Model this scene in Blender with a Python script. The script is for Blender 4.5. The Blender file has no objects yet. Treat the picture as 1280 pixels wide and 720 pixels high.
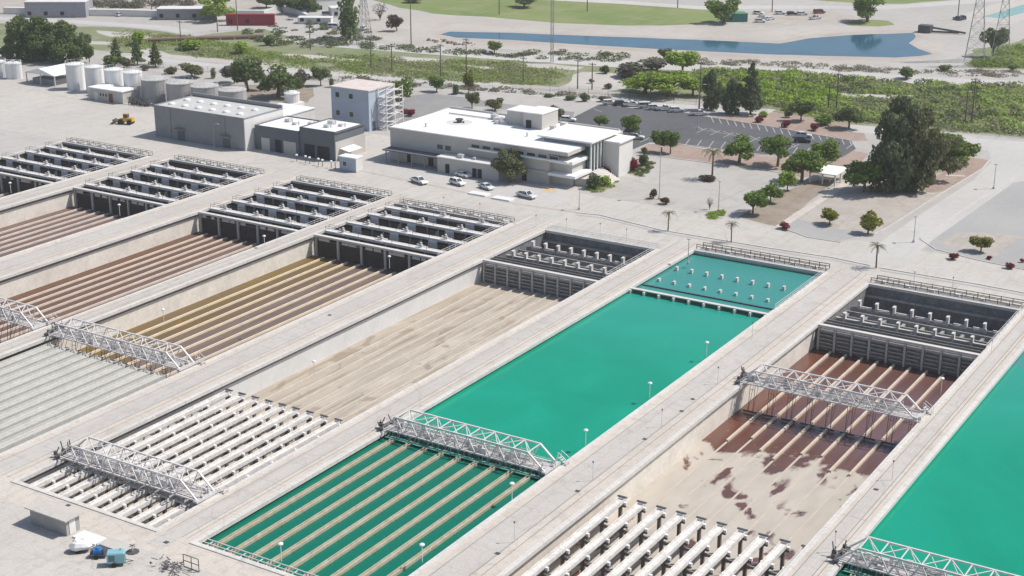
import bpy, math, random
import numpy as np
from mathutils import Vector, Matrix
R = math.radians
random.seed(7)
rng = np.random.default_rng(11)
S = bpy.context.scene
COL = S.collection

# ------------------------------------------------------------------ camera
F_PX, PITCH, YAW, CAM_H = 1893.0, R(18.842), R(31.957), 100.0
cam_d = bpy.data.cameras.new('camera'); cam = bpy.data.objects.new('camera', cam_d); COL.objects.link(cam)
cam.location = (0, 0, CAM_H); cam.rotation_euler = (R(90) - PITCH, 0, YAW)
cam_d.sensor_width = 36.0; cam_d.lens = 36.0 * F_PX / 1280.0; cam_d.clip_end = 8000; cam_d.clip_start = 1
S.camera = cam
_f = np.array([-math.sin(YAW)*math.cos(PITCH), math.cos(YAW)*math.cos(PITCH), -math.sin(PITCH)])
_r = np.array([math.cos(YAW), math.sin(YAW), 0.0]); _u = np.cross(_r, _f)
def at(px, py, z=0.0):
    "point of the map seen at this place of the survey photograph, on the level z"
    d = _f + _r*(px-640)/F_PX + _u*(360-py)/F_PX
    t = (z-CAM_H)/d[2]
    return (float(d[0]*t), float(d[1]*t))
def pxm(px, py):
    x, y = at(px, py); return F_PX/float(np.dot(np.array([x, y, -CAM_H]), _f))

# ------------------------------------------------------------------ materials
M = {}
def mat(name, col, rough=0.85, var=0.12, scale=0.6, metal=0.0, col2=None, bump=0.0, coord='pos', spec=0.5, objvar=0.0, fine=None, trans=0.0):
    if name in M: return M[name]
    m = bpy.data.materials.new(name); m.use_nodes = True; nt = m.node_tree; N = nt.nodes; L = nt.links
    b = N['Principled BSDF']; b.inputs['Roughness'].default_value = rough; b.inputs['Metallic'].default_value = metal
    b.inputs['Specular IOR Level'].default_value = spec
    if coord == 'pos':
        g = N.new('ShaderNodeNewGeometry'); src = g.outputs['Position']
    else:
        g = N.new('ShaderNodeTexCoord'); src = g.outputs['Object']
    n1 = N.new('ShaderNodeTexNoise'); n1.inputs['Scale'].default_value = scale; n1.inputs['Detail'].default_value = 6; n1.inputs['Roughness'].default_value = 0.65
    L.new(src, n1.inputs['Vector'])
    cr = N.new('ShaderNodeMapRange'); cr.inputs['From Min'].default_value = 0.3; cr.inputs['From Max'].default_value = 0.7
    L.new(n1.outputs['Fac'], cr.inputs['Value'])
    mx = N.new('ShaderNodeMix'); mx.data_type = 'RGBA'
    c = col; d = col2 if col2 else tuple(max(0, v*(1-var)) for v in c); e = c if col2 else tuple(min(1, v*(1+var)) for v in c)
    mx.inputs['A'].default_value = (*d, 1); mx.inputs['B'].default_value = (*e, 1)
    L.new(cr.outputs['Result'], mx.inputs['Factor']); out = mx.outputs['Result']
    if fine:
        n2 = N.new('ShaderNodeTexNoise'); n2.inputs['Scale'].default_value = fine[0]; n2.inputs['Detail'].default_value = 4; L.new(src, n2.inputs['Vector'])
        r2 = N.new('ShaderNodeMapRange'); r2.inputs['From Min'].default_value = 0.3; r2.inputs['From Max'].default_value = 0.7
        r2.inputs['To Min'].default_value = 1-fine[1]; r2.inputs['To Max'].default_value = 1+fine[1]; L.new(n2.outputs['Fac'], r2.inputs['Value'])
        sc = N.new('ShaderNodeVectorMath'); sc.operation = 'SCALE'; L.new(out, sc.inputs[0]); L.new(r2.outputs['Result'], sc.inputs['Scale']); out = sc.outputs['Vector']
    if objvar:
        oi = N.new('ShaderNodeObjectInfo'); r3 = N.new('ShaderNodeMapRange'); r3.inputs['To Min'].default_value = 1-objvar; r3.inputs['To Max'].default_value = 1+objvar
        L.new(oi.outputs['Random'], r3.inputs['Value']); s3 = N.new('ShaderNodeVectorMath'); s3.operation = 'SCALE'
        L.new(out, s3.inputs[0]); L.new(r3.outputs['Result'], s3.inputs['Scale']); out = s3.outputs['Vector']
    L.new(out, b.inputs['Base Color'])
    if bump:
        bn = N.new('ShaderNodeBump'); bn.inputs['Strength'].default_value = bump; bn.inputs['Distance'].default_value = 0.1
        L.new(n1.outputs['Fac'], bn.inputs['Height']); L.new(bn.outputs['Normal'], b.inputs['Normal'])
    if trans:
        b.inputs['Subsurface Weight'].default_value = 0
        t = N.new('ShaderNodeBsdfTranslucent'); L.new(out, t.inputs['Color']); ms = N.new('ShaderNodeMixShader'); ms.inputs[0].default_value = trans
        L.new(b.outputs[0], ms.inputs[1]); L.new(t.outputs[0], ms.inputs[2]); L.new(ms.outputs[0], N['Material Output'].inputs['Surface'])
    M[name] = m; return m

def paving(name, c1, c2, c3, s1=0.02, s2=0.25, crack=0.0, joint=None):
    "three-tone outdoor surface: broad tone, blotches, fine grain, faint joints"
    m = bpy.data.materials.new(name); m.use_nodes = True; nt = m.node_tree; N = nt.nodes; L = nt.links
    b = N['Principled BSDF']; b.inputs['Roughness'].default_value = 0.9
    g = N.new('ShaderNodeNewGeometry')
    def noise(s, det=5, lo=0.35, hi=0.65, dist=0.0, vec=None):
        n = N.new('ShaderNodeTexNoise'); n.inputs['Scale'].default_value = s; n.inputs['Detail'].default_value = det; n.inputs['Distortion'].default_value = dist
        L.new(vec if vec else g.outputs['Position'], n.inputs['Vector'])
        r = N.new('ShaderNodeMapRange'); r.inputs['From Min'].default_value = lo; r.inputs['From Max'].default_value = hi; L.new(n.outputs['Fac'], r.inputs['Value']); return r.outputs['Result']
    def mix(f, a, b_):
        x = N.new('ShaderNodeMix'); x.data_type = 'RGBA'; L.new(f, x.inputs['Factor'])
        for k, v in (('A', a), ('B', b_)):
            if isinstance(v, tuple): x.inputs[k].default_value = (*v, 1)
            else: L.new(v, x.inputs[k])
        return x.outputs['Result']
    c = mix(noise(s1), c1, c2)
    f2 = noise(s2, 6, 0.5, 0.75, 1.0)
    mm = N.new('ShaderNodeMath'); mm.operation = 'MULTIPLY'; mm.inputs[1].default_value = 0.6; L.new(f2, mm.inputs[0])
    c = mix(mm.outputs[0], c, c3)
    # long streaks (wheel tracks and runoff)
    mp = N.new('ShaderNodeMapping'); mp.inputs['Scale'].default_value = (1.0, 0.06, 1.0); L.new(g.outputs['Position'], mp.inputs['Vector'])
    f3 = noise(0.7, 4, 0.5, 0.8, 0.3, mp.outputs['Vector']); m3 = N.new('ShaderNodeMath'); m3.operation = 'MULTIPLY'; m3.inputs[1].default_value = 0.55; L.new(f3, m3.inputs[0])
    c = mix(m3.outputs[0], c, c3)
    if joint:
        w = N.new('ShaderNodeTexBrick'); w.offset = 0.0; w.inputs['Scale'].default_value = 1.0; w.inputs['Brick Width'].default_value = joint; w.inputs['Row Height'].default_value = joint
        w.inputs['Mortar Size'].default_value = 0.05; w.inputs['Mortar Smooth'].default_value = 0.3; L.new(g.outputs['Position'], w.inputs['Vector'])
        m4 = N.new('ShaderNodeMath'); m4.operation = 'MULTIPLY'; m4.inputs[1].default_value = 0.3; L.new(w.outputs['Fac'], m4.inputs[0]); c = mix(m4.outputs[0], c, tuple(v*0.5 for v in c3))
    vo = N.new('ShaderNodeTexVoronoi'); vo.feature = 'DISTANCE_TO_EDGE'; vo.inputs['Scale'].default_value = 0.11
    nd = N.new('ShaderNodeTexNoise'); nd.inputs['Scale'].default_value = 0.5; nd.inputs['Detail'].default_value = 4; L.new(g.outputs['Position'], nd.inputs['Vector'])
    ad = N.new('ShaderNodeVectorMath'); ad.operation = 'MULTIPLY_ADD'; ad.inputs[1].default_value = (2.5, 2.5, 0); L.new(nd.outputs['Color'], ad.inputs[0]); L.new(g.outputs['Position'], ad.inputs[2]); L.new(ad.outputs[0], vo.inputs['Vector'])
    cr = N.new('ShaderNodeMapRange'); cr.inputs['From Min'].default_value = 0.0; cr.inputs['From Max'].default_value = 0.012; cr.inputs['To Min'].default_value = 0.22; cr.inputs['To Max'].default_value = 0.0; L.new(vo.outputs['Distance'], cr.inputs['Value'])
    c = mix(cr.outputs['Result'], c, tuple(v*0.45 for v in c3))
    f6 = noise(0.9, 7, 0.60, 0.74, 0.6); m6 = N.new('ShaderNodeMath'); m6.operation = 'MULTIPLY'; m6.inputs[1].default_value = 0.4; L.new(f6, m6.inputs[0]); c = mix(m6.outputs[0], c, tuple(v*0.72 for v in c3))
    f5 = noise(3.0, 3, 0.3, 0.7); r = N.new('ShaderNodeMapRange'); r.inputs['To Min'].default_value = 0.93; r.inputs['To Max'].default_value = 1.07; L.new(f5, r.inputs['Value'])
    s = N.new('ShaderNodeVectorMath'); s.operation = 'SCALE'; L.new(c, s.inputs[0]); L.new(r.outputs['Result'], s.inputs['Scale'])
    L.new(s.outputs['Vector'], b.inputs['Base Color']); M[name] = m; return m

def sediment(name, cols, mud=None, wet=0.35):
    """floor of a drained basin. cols: list of (colour, x, softness) lanes across; mud=(y, colour) dried mud nearer than y, with holes"""
    m = bpy.data.materials.new(name); m.use_nodes = True; nt = m.node_tree; N = nt.nodes; L = nt.links
    b = N['Principled BSDF']
    g = N.new('ShaderNodeNewGeometry'); sp = N.new('ShaderNodeSeparateXYZ'); L.new(g.outputs['Position'], sp.inputs[0])
    def math_(op, a, bb):
        x = N.new('ShaderNodeMath'); x.operation = op
        for i, v in enumerate((a, bb)):
            if isinstance(v, (int, float)): x.inputs[i].default_value = v
            else: L.new(v, x.inputs[i])
        return x.outputs[0]
    def noise(s, vecscale=(1, 1, 1), det=5, dist=0.0):
        mp = N.new('ShaderNodeMapping'); mp.inputs['Scale'].default_value = vecscale; L.new(g.outputs['Position'], mp.inputs['Vector'])
        n = N.new('ShaderNodeTexNoise'); n.inputs['Scale'].default_value = s; n.inputs['Detail'].default_value = det; n.inputs['Distortion'].default_value = dist; L.new(mp.outputs['Vector'], n.inputs['Vector']); return n.outputs['Fac']
    def rng_(v, a, bb, lo=0.0, hi=1.0):
        r = N.new('ShaderNodeMapRange'); L.new(v, r.inputs['Value']); r.inputs['From Min'].default_value = a; r.inputs['From Max'].default_value = bb; r.inputs['To Min'].default_value = lo; r.inputs['To Max'].default_value = hi; return r.outputs['Result']
    def mix(f, a, c):
        x = N.new('ShaderNodeMix'); x.data_type = 'RGBA'
        if isinstance(f, float): x.inputs['Factor'].default_value = f
        else: L.new(f, x.inputs['Factor'])
        for k, v in (('A', a), ('B', c)):
            if isinstance(v, tuple): x.inputs[k].default_value = (*v, 1)
            else: L.new(v, x.inputs[k])
        return x.outputs['Result']
    nl = noise(0.12, (1, 0.25, 1)); jitter = math_('MULTIPLY', math_('SUBTRACT', nl, 0.5), 14.0); xx = math_('ADD', sp.outputs['X'], jitter)
    c = cols[0][0]
    for (cc, x0, soft) in cols[1:]: c = mix(rng_(xx, x0-soft, x0+soft), c, cc)
    st = rng_(noise(0.6, (1, 0.10, 1), 7), 0.38, 0.66); c = mix(math_('MULTIPLY', st, 0.7), c, tuple(v*0.62 for v in cols[-1][0]))
    bl = rng_(noise(0.22, (1, 1, 1), 6, 1.2), 0.56, 0.62); c = mix(math_('MULTIPLY', bl, 0.16), c, tuple(min(1, v*1.5) for v in cols[0][0]))
    if name == 'sediment_five':
        dk = rng_(noise(1.3, (1, 0.05, 1), 5), 0.55, 0.63); c = mix(math_('MULTIPLY', dk, 0.75), c, (.27, .22, .17))
        d2 = rng_(noise(0.20, (1, 0.55, 1), 6, 0.8), 0.59, 0.63); c = mix(math_('MULTIPLY', d2, 0.7), c, (.25, .20, .155))
        d3 = rng_(noise(0.06, (1, 1, 1), 4), 0.45, 0.6); c = mix(math_('MULTIPLY', d3, 0.45), c, (.40, .345, .28))
    rough = wet
    if mud:
        y0, mc = mud
        yy = math_('ADD', sp.outputs['Y'], math_('MULTIPLY', math_('SUBTRACT', noise(0.14, (1.2, 0.8, 1), 3), 0.5), 34.0))
        e = rng_(math_('ADD', yy, math_('MULTIPLY', math_('SUBTRACT', noise(.8, (1, .6, 1), 7), .5), 9.0)), y0-1.3, y0+1.3, 1.0, 0.0)
        hole = rng_(noise(0.19, (1, 0.7, 1), 8, 0.5), 0.59, 0.635, 1.0, 0.0); e = math_('MULTIPLY', e, hole)
        mc2 = mix(rng_(noise(0.4, (1, 0.3, 1), 6), 0.35, 0.7), mc, tuple(v*0.84 for v in mc))
        c = mix(e, c, mc2); L.new(rng_(e, 0, 1, wet, 0.95), b.inputs['Roughness'])
    else: b.inputs['Roughness'].default_value = wet
    L.new(c, b.inputs['Base Color'])
    M[name] = m; return m

def watermat(name, deep, tint, y_split=None, deep2=None, bump=0.04, bscale=0.9, rough=0.12):
    m = bpy.data.materials.new(name); m.use_nodes = True; nt = m.node_tree; N = nt.nodes; L = nt.links
    b = N['Principled BSDF']; b.inputs['Roughness'].default_value = rough; b.inputs['IOR'].default_value = 1.33; b.inputs['Specular IOR Level'].default_value = 0.25
    g = N.new('ShaderNodeNewGeometry'); n = N.new('ShaderNodeTexNoise'); n.inputs['Scale'].default_value = 0.035; n.inputs['Distortion'].default_value = 1.5; n.inputs['Detail'].default_value = 5; L.new(g.outputs['Position'], n.inputs['Vector'])
    r = N.new('ShaderNodeMapRange'); r.inputs['From Min'].default_value = 0.3; r.inputs['From Max'].default_value = 0.7; L.new(n.outputs['Fac'], r.inputs['Value'])
    x = N.new('ShaderNodeMix'); x.data_type = 'RGBA'; x.inputs['A'].default_value = (*deep, 1); x.inputs['B'].default_value = (*tint, 1); L.new(r.outputs['Result'], x.inputs['Factor']); out = x.outputs['Result']
    if y_split:
        sp = N.new('ShaderNodeSeparateXYZ'); L.new(g.outputs['Position'], sp.inputs[0])
        for (ys, soft, col) in y_split:
            q = N.new('ShaderNodeMapRange'); q.inputs['From Min'].default_value = ys-soft; q.inputs['From Max'].default_value = ys+soft; L.new(sp.outputs['Y'], q.inputs['Value'])
            x2 = N.new('ShaderNodeMix'); x2.data_type = 'RGBA'; L.new(q.outputs['Result'], x2.inputs['Factor'])
            if ys < 200: x2.inputs['A'].default_value = (*col, 1); L.new(out, x2.inputs['B'])
            else: L.new(out, x2.inputs['A']); x2.inputs['B'].default_value = (*col, 1)
            out = x2.outputs['Result']
    L.new(out, b.inputs['Base Color'])
    n2 = N.new('ShaderNodeTexNoise'); n2.inputs['Scale'].default_value = bscale; n2.inputs['Detail'].default_value = 3; L.new(g.outputs['Position'], n2.inputs['Vector'])
    bn = N.new('ShaderNodeBump'); bn.inputs['Strength'].default_value = bump; bn.inputs['Distance'].default_value = 0.3; L.new(n2.outputs['Fac'], bn.inputs['Height']); L.new(bn.outputs['Normal'], b.inputs['Normal'])
    M[name] = m; return m

paving('ground', (.40, .385, .36), (.45, .435, .41), (.34, .32, .29), 0.012, 0.12)
paving('yard', (.47, .45, .415), (.52, .495, .455), (.39, .36, .32), 0.03, 0.3, joint=6.0)
paving('deck_grey', (.47, .445, .41), (.51, .485, .45), (.37, .35, .325), 0.05, 0.4, joint=7.0)
paving('deck_beige', (.53, .485, .43), (.57, .525, .465), (.39, .35, .30), 0.05, 0.4, joint=7.0)
paving('asphalt', (.085, .088, .097), (.105, .107, .115), (.13, .13, .135), 0.05, 0.3)
paving('old_asphalt', (.23, .225, .22), (.27, .265, .26), (.33, .32, .31), 0.05, 0.3)
paving('gravel', (.33, .33, .325), (.37, .37, .365), (.40, .38, .35), 0.05, 0.15)
paving('dirt', (.39, .355, .315), (.45, .415, .37), (.30, .26, .225), 0.06, 0.2)
paving('red_dirt', (.32, .235, .195), (.37, .29, .245), (.25, .17, .14), 0.06, 0.3)
paving('brown_soil', (.26, .215, .17), (.33, .28, .23), (.17, .14, .10), 0.06, 0.3)
paving('sand', (.44, .42, .385), (.50, .475, .44), (.38, .35, .29), 0.06, 0.2)
paving('road', (.46, .45, .43), (.51, .495, .475), (.43, .41, .385), 0.02, 0.2)
paving('wash_floor', (.15, .19, .075), (.215, .225, .125), (.34, .32, .255), 0.025, 0.09)
paving('lawn', (.13, .20, .045), (.20, .24, .08), (.30, .27, .15), 0.02, 0.07)
paving('bank', (.42, .39, .35), (.47, .44, .40), (.36, .33, .29), 0.03, 0.1)
paving('tan_bank', (.40, .355, .32), (.44, .40, .36), (.36, .30, .26), 0.03, 0.1)
paving('coping_stone', (.58, .56, .53), (.64, .62, .585), (.48, .455, .42), 0.08, 0.5, joint=1.5)
conc = mat('concrete', (.50, .475, .435), 0.9, 0.10, 0.35, fine=(2.2, .06))
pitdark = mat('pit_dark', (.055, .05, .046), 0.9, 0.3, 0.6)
conc_l = mat('pale_concrete', (.60, .575, .54), 0.9, 0.08, 0.5, fine=(2.5, .05))
conc_d = mat('damp_concrete', (.20, .195, .185), 0.85, 0.25, 0.5, fine=(1.6, .15))
baf = mat('baffle_grey', (.30, .295, .285), 0.85, 0.25, 0.5, fine=(1.5, .2))
conc_b = mat('stained_shade_concrete', (.17, .17, .175), 0.8, 0.3, 0.6, fine=(1.6, .2))  # dark tone also carries the painted shade of the gate compartments
wallm = mat('basin_wall_plaster', (.68, .635, .57), 0.9, 0.12, 0.25, fine=(1.4, .07))
wallw = mat('washed_wall', (.64, .635, .62), 0.85, 0.06, 0.25, fine=(1.4, .04))
white = mat('white_paint', (.74, .74, .73), 0.55, 0.05, 0.7, fine=(3., .04))
roofw = mat('white_roof', (.80, .80, .79), 0.6, 0.05, 0.25, fine=(1.0, .03))
roofg = mat('grey_roof', (.50, .50, .49), 0.8, 0.08, 0.3, fine=(1.0, .06))
trough = mat('trough_white', (.66, .64, .61), 0.7, 0.14, 0.5, fine=(2., .12))
trough_b = mat('trough_beige', (.46, .44, .36), 0.7, 0.15, 0.8, fine=(2., .1), col2=(.36, .30, .20))
trough_g = mat('trough_greygreen', (.49, .485, .45), 0.8, 0.08, 0.5, fine=(1.5, .07))
pier = mat('pier_dark', (.16, .135, .125), 0.9, 0.2, 1.0)
steel = mat('galvanised_steel', (.60, .585, .575), 0.5, 0.10, 1.5, 0.2)
steel_w = mat('white_steel', (.68, .66, .645), 0.5, 0.08, 1.5)
steel_d = mat('dark_steel', (.10, .10, .105), 0.55, 0.25, 1.5, 0.3)
steel_b = mat('brown_steel', (.075, .062, .055), 0.7, 0.2, 1.5)
grate = mat('grating', (.50, .47, .455), 0.7, 0.2, 2.0)
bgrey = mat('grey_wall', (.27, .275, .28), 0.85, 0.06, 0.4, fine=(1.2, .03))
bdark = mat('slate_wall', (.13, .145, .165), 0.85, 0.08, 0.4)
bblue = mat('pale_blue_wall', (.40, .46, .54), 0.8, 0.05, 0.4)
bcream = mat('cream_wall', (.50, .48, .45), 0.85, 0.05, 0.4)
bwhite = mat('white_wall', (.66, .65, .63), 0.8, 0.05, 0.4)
glass = mat('window_glass', (.035, .055, .06), 0.12, 0.2, 0.5)
gglass = mat('green_glass', (.03, .08, .075), 0.1, 0.2, 0.5)
dark = mat('dark_opening', (.03, .03, .032), 0.9, 0.2, 1)
tankg = mat('tank_grey', (.36, .355, .35), 0.75, 0.08, 0.3, fine=(1.3, .06))
black = mat('black_rubber', (.02, .02, .02), 0.8, 0.2, 2)
chrome = mat('rim_metal', (.5, .5, .5), 0.35, 0.1, 2, 0.6)
lampw = mat('lamp_white', (.82, .82, .80), 0.4, 0.03, 2)
pole_w = mat('pole_wood', (.14, .115, .10), 0.9, 0.2, 2)
pole_g = mat('pole_grey', (.42, .42, .42), 0.6, 0.1, 2)
bark = mat('bark', (.17, .13, .10), 0.95, 0.25, 3, coord='obj')
paint_w = mat('road_paint', (.48, .47, .45), 0.8, 0.1, 1.0)
rust_roof = mat('weathered_roof', (.58, .46, .40), 0.8, 0.1, 0.35, col2=(.66, .63, .60))
yellow = mat('yellow_machine', (.62, .36, .03), 0.5, 0.1, 1.5)
teal = mat('teal_cabinet', (.22, .45, .50), 0.45, 0.06, 1)
blue = mat('blue_machine', (.03, .22, .55), 0.45, 0.1, 1)
redc = mat('red_container', (.28, .02, .04), 0.6, 0.1, 0.5)
greenc = mat('green_container', (.02, .20, .17), 0.6, 0.1, 0.5)
def leafm(n, a, b, tr=0.35): return mat(n, b, 0.75, 0.2, 0.5, col2=a, coord='pos', spec=0.2, objvar=0.12, trans=tr)
L_dark = leafm('leaf_dark', (.075, .12, .045), (.19, .25, .09))
L_mid = leafm('leaf_mid', (.095, .16, .03), (.22, .32, .07))
L_bright = leafm('leaf_bright', (.18, .28, .035), (.35, .47, .08))
L_yel = leafm('leaf_yellow', (.14, .15, .02), (.26, .27, .05))
L_olive = leafm('leaf_olive', (.10, .12, .05), (.21, .22, .11))
L_grey = leafm('leaf_grey', (.12, .12, .09), (.20, .19, .15))
L_brown = leafm('leaf_brown', (.10, .07, .05), (.17, .12, .08))
L_red = leafm('leaf_red', (.14, .012, .02), (.28, .04, .06))
L_pine = leafm('leaf_pine', (.085, .12, .065), (.20, .235, .12))
L_scr1 = leafm('scrub_olive', (.27, .29, .15), (.40, .41, .23), .4); L_scr2 = leafm('scrub_green', (.24, .35, .08), (.42, .50, .16), .45); L_scr3 = leafm('scrub_dark', (.10, .13, .07), (.19, .22, .11), .3); L_scr4 = leafm('scrub_brush', (.24, .225, .17), (.34, .325, .25), .4)
L_palm = leafm('leaf_palm', (.09, .10, .04), (.20, .20, .10))

# ------------------------------------------------------------------ mesh builder
class MB:
    def __init__(s): s.v = []; s.f = []
    def add(s, vs, fs):
        o = len(s.v); s.v += [tuple(p) for p in vs]; s.f += [tuple(i+o for i in f) for f in fs]; return s
    def box(s, x0, y0, z0, x1, y1, z1):
        if x0 > x1: x0, x1 = x1, x0
        if y0 > y1: y0, y1 = y1, y0
        return s.add([(x0,y0,z0),(x1,y0,z0),(x1,y1,z0),(x0,y1,z0),(x0,y0,z1),(x1,y0,z1),(x1,y1,z1),(x0,y1,z1)],
              [(3,2,1,0),(4,5,6,7),(0,1,5,4),(1,2,6,5),(2,3,7,6),(3,0,4,7)])
    def loft(s, rings, cap=True):
        n = len(rings[0]); vs = [p for r in rings for p in r]; fs = []
        for i in range(len(rings)-1):
            for j in range(n):
                k = (j+1) % n; fs.append((i*n+j, i*n+k, (i+1)*n+k, (i+1)*n+j))
        if cap: fs.append(tuple(range(n-1, -1, -1))); fs.append(tuple(range((len(rings)-1)*n, len(rings)*n)))
        return s.add(vs, fs)
    def tube(s, p, q, r, n=5, r2=None):
        p = Vector(p); q = Vector(q); d = (q-p)
        if d.length < 1e-6: return s
        d.normalize(); a = d.orthogonal().normalized(); b = d.cross(a); r2 = r if r2 is None else r2
        return s.loft([[p+(a*math.cos(t)+b*math.sin(t))*r for t in [2*math.pi*i/n for i in range(n)]],
                       [q+(a*math.cos(t)+b*math.sin(t))*r2 for t in [2*math.pi*i/n for i in range(n)]]])
    def beam(s, p, q, w): return s.tube(p, q, w*0.7071, 4)
    def cyl(s, x, y, z0, z1, r, n=16, r2=None): 
        r2 = r if r2 is None else r2
        return s.loft([[(x+r*math.cos(2*math.pi*i/n), y+r*math.sin(2*math.pi*i/n), z0) for i in range(n)],
                       [(x+r2*math.cos(2*math.pi*i/n), y+r2*math.sin(2*math.pi*i/n), z1) for i in range(n)]])
    def lathe(s, x, y, prof, n=16):
        return s.loft([[(x+r*math.cos(2*math.pi*i/n), y+r*math.sin(2*math.pi*i/n), z) for i in range(n)] for r, z in prof])
    def prism(s, poly, z0, z1):
        return s.loft([[(x, y, z0) for x, y in poly], [(x, y, z1) for x, y in poly]])
    def build(s, name, m, parent=None, label=None, kind=None, local=False, smooth=False):
        me = bpy.data.meshes.new(name)
        if parent is not None and not local:
            ox, oy, oz = parent.location; vs = [(x-ox, y-oy, z-oz) for x, y, z in s.v]
        else: vs = s.v
        me.from_pydata(vs, [], s.f); me.materials.append(m); me.update()
        if smooth: me.polygons.foreach_set('use_smooth', [True]*len(me.polygons))
        o = bpy.data.objects.new(name, me); COL.objects.link(o)
        if parent is not None: o.parent = parent
        if label: o['label'] = label
        if kind: o['kind'] = kind
        return o
USED = {}
def thing(name, label, cat, loc=(0, 0, 0), rot=0.0, group=None):
    o = bpy.data.objects.new(name, None); COL.objects.link(o); o.location = loc; o.rotation_euler = (0, 0, rot); o.empty_display_size = 0.5
    o['label'] = label; o['category'] = cat
    if group: o['group'] = group
    return o
def tag(o, label, cat, group=None):
    o['label'] = label; o['category'] = cat
    if group: o['group'] = group
    return o
def dup(root, loc, rot, label, group=None, scale=None):
    r = root.copy(); COL.objects.link(r); r.location = loc; r.rotation_euler = (0, 0, rot); r['label'] = label
    if scale: r.scale = scale
    if group: r['group'] = group
    for ch in root.children:
        c = ch.copy(); COL.objects.link(c); c.parent = r
        for g in ch.children:
            d = g.copy(); COL.objects.link(d); d.parent = c
    return r
def drop(root):
    for ch in list(root.children):
        for g in list(ch.children): bpy.data.objects.remove(g)
        bpy.data.objects.remove(ch)
    bpy.data.objects.remove(root)
ORD = ['first', 'second', 'third', 'fourth', 'fifth', 'sixth', 'seventh', 'eighth', 'ninth', 'tenth', 'eleventh', 'twelfth']

# ------------------------------------------------------------------ sheets on the ground
def rough_poly(pts, amp, step=6.0):
    out = []
    n = len(pts)
    for i in range(n):
        a = Vector(pts[i]); b = Vector(pts[(i+1) % n]); d = b-a; k = max(1, int(d.length/step)) if amp else 1
        nrm = Vector((-d.y, d.x)).normalized() if d.length > 0 else Vector((0, 0))
        for j in range(k):
            p = a+d*(j/k)
            if j and amp: p = p+nrm*random.uniform(-amp, amp)
            out.append((p.x, p.y))
    return out
def sheet(name, poly, z, m, kind='structure', amp=0.0, step=6.0):
    from mathutils.geometry import tessellate_polygon
    P = rough_poly(poly, amp, step); V3 = [Vector((x, y, 0)) for x, y in P]
    b = MB(); tris = tessellate_polygon([V3]); b.v = [(x, y, z) for x, y in P]
    fs = []
    for t in tris:
        a, c, d = (V3[i] for i in t)
        fs.append(tuple(t) if (c-a).cross(d-a).z > 0 else tuple(reversed(t)))
    b.f = fs
    return b.build(name, m, kind=kind)
def patch(name, px, z, m, amp=0.0, step=6.0): return sheet(name, [at(x, y) for x, y in px], z, m, amp=amp, step=step)
def ribbon_poly(pts, w):
    P = [Vector(p) for p in pts]; Lf = []; Rt = []
    for i, p in enumerate(P):
        d = (P[min(i+1, len(P)-1)]-P[max(i-1, 0)]).normalized(); n = Vector((-d.y, d.x))*w/2
        Lf.append(p+n); Rt.append(p-n)
    return Lf, Rt
def ribbon(name, px, w, z, m, world=False, h=0.0, kind='structure'):
    pts = px if world else [at(x, y) for x, y in px]
    Lf, Rt = ribbon_poly(pts, w); b = MB()
    for i in range(len(pts)-1):
        q = [Rt[i], Rt[i+1], Lf[i+1], Lf[i]]
        if h: b.prism([(p.x, p.y) for p in q], z, z+h)
        else: b.add([(p.x, p.y, z) for p in q], [(0, 1, 2, 3)])
    return b.build(name, m, kind=kind)

BAS = {1: (-332., -299.), 2: (-291.3, -259.8), 3: (-248.6, -218.3), 4: (-213.2, -180.2), 5: (-170.3, -142.2), 6: (-134.5, -104.6), 7: (-94.0, -63.4), 8: (-57.4, -27.)}
Y0, Y1 = 134.2, 290.0
YE = {1: 290., 2: 291., 3: 291., 4: 287.5, 5: 287.5, 6: 291.5, 7: 289.5, 8: 289.5}
LIP = 0.8
# ground with the basins cut out
b = MB()
xs = [-4000] + [v for k in sorted(BAS) for v in (BAS[k][0]-LIP, BAS[k][1]+LIP)] + [4000]
for i in range(len(xs)-1):
    hole = (i % 2 == 1)
    if hole:
        k = (i+1)//2; b.add([(xs[i], -900, 0), (xs[i+1], -900, 0), (xs[i+1], Y0-LIP, 0), (xs[i], Y0-LIP, 0)], [(0, 1, 2, 3)])
        b.add([(xs[i], YE[k]+LIP, 0), (xs[i+1], YE[k]+LIP, 0), (xs[i+1], 9000, 0), (xs[i], 9000, 0)], [(0, 1, 2, 3)])
    else: b.add([(xs[i], -900, 0), (xs[i+1], -900, 0), (xs[i+1], 9000, 0), (xs[i], 9000, 0)], [(0, 1, 2, 3)])
b.build('ground', M['ground'], kind='structure')
# works yard round the basins: strips between basins, the front apron and the back road
for k in range(1, 9):
    a = BAS[k][1]+LIP; c = BAS[k+1][0]-LIP if k < 8 else -20.
    sheet('walkway_paving', [(a, Y0-LIP), (c, Y0-LIP), (c, 296), (a, 296)], 0.004, M['deck_beige'])
    w = c-a
    lo, hi = a+0.16*w, a+0.66*w
    sheet('service_road', [(lo, Y0-4), (hi, Y0-4), (hi, 296), (lo, 296)], 0.008, M['deck_grey'])
    for off in (0.16, 0.40, 0.66, 0.80):
        sheet('paving_joint', [(a+off*w-0.05, Y0), (a+off*w+0.05, Y0), (a+off*w+0.05, 296), (a+off*w-0.05, 296)], 0.012, mat('joint_dark', (.20, .18, .16), 0.9) if off != 0.40 else M['deck_beige'])
sheet('front_apron', [(-230, 129), (-95, 129), (-95, Y0-LIP), (-230, Y0-LIP)], 0.004, M['deck_beige'])
sheet('yard', [(-620, 292.2), (-15, 292.2), (-15, 320), (-95, 318), (-180, 320), (-186, 345), (-420, 345), (-620, 345)], 0.003, M['yard'])
sheet('yard', [(-400, 60), (-90, 60), (-90, 129), (-400, 129)], 0.003, M['yard'])

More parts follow.
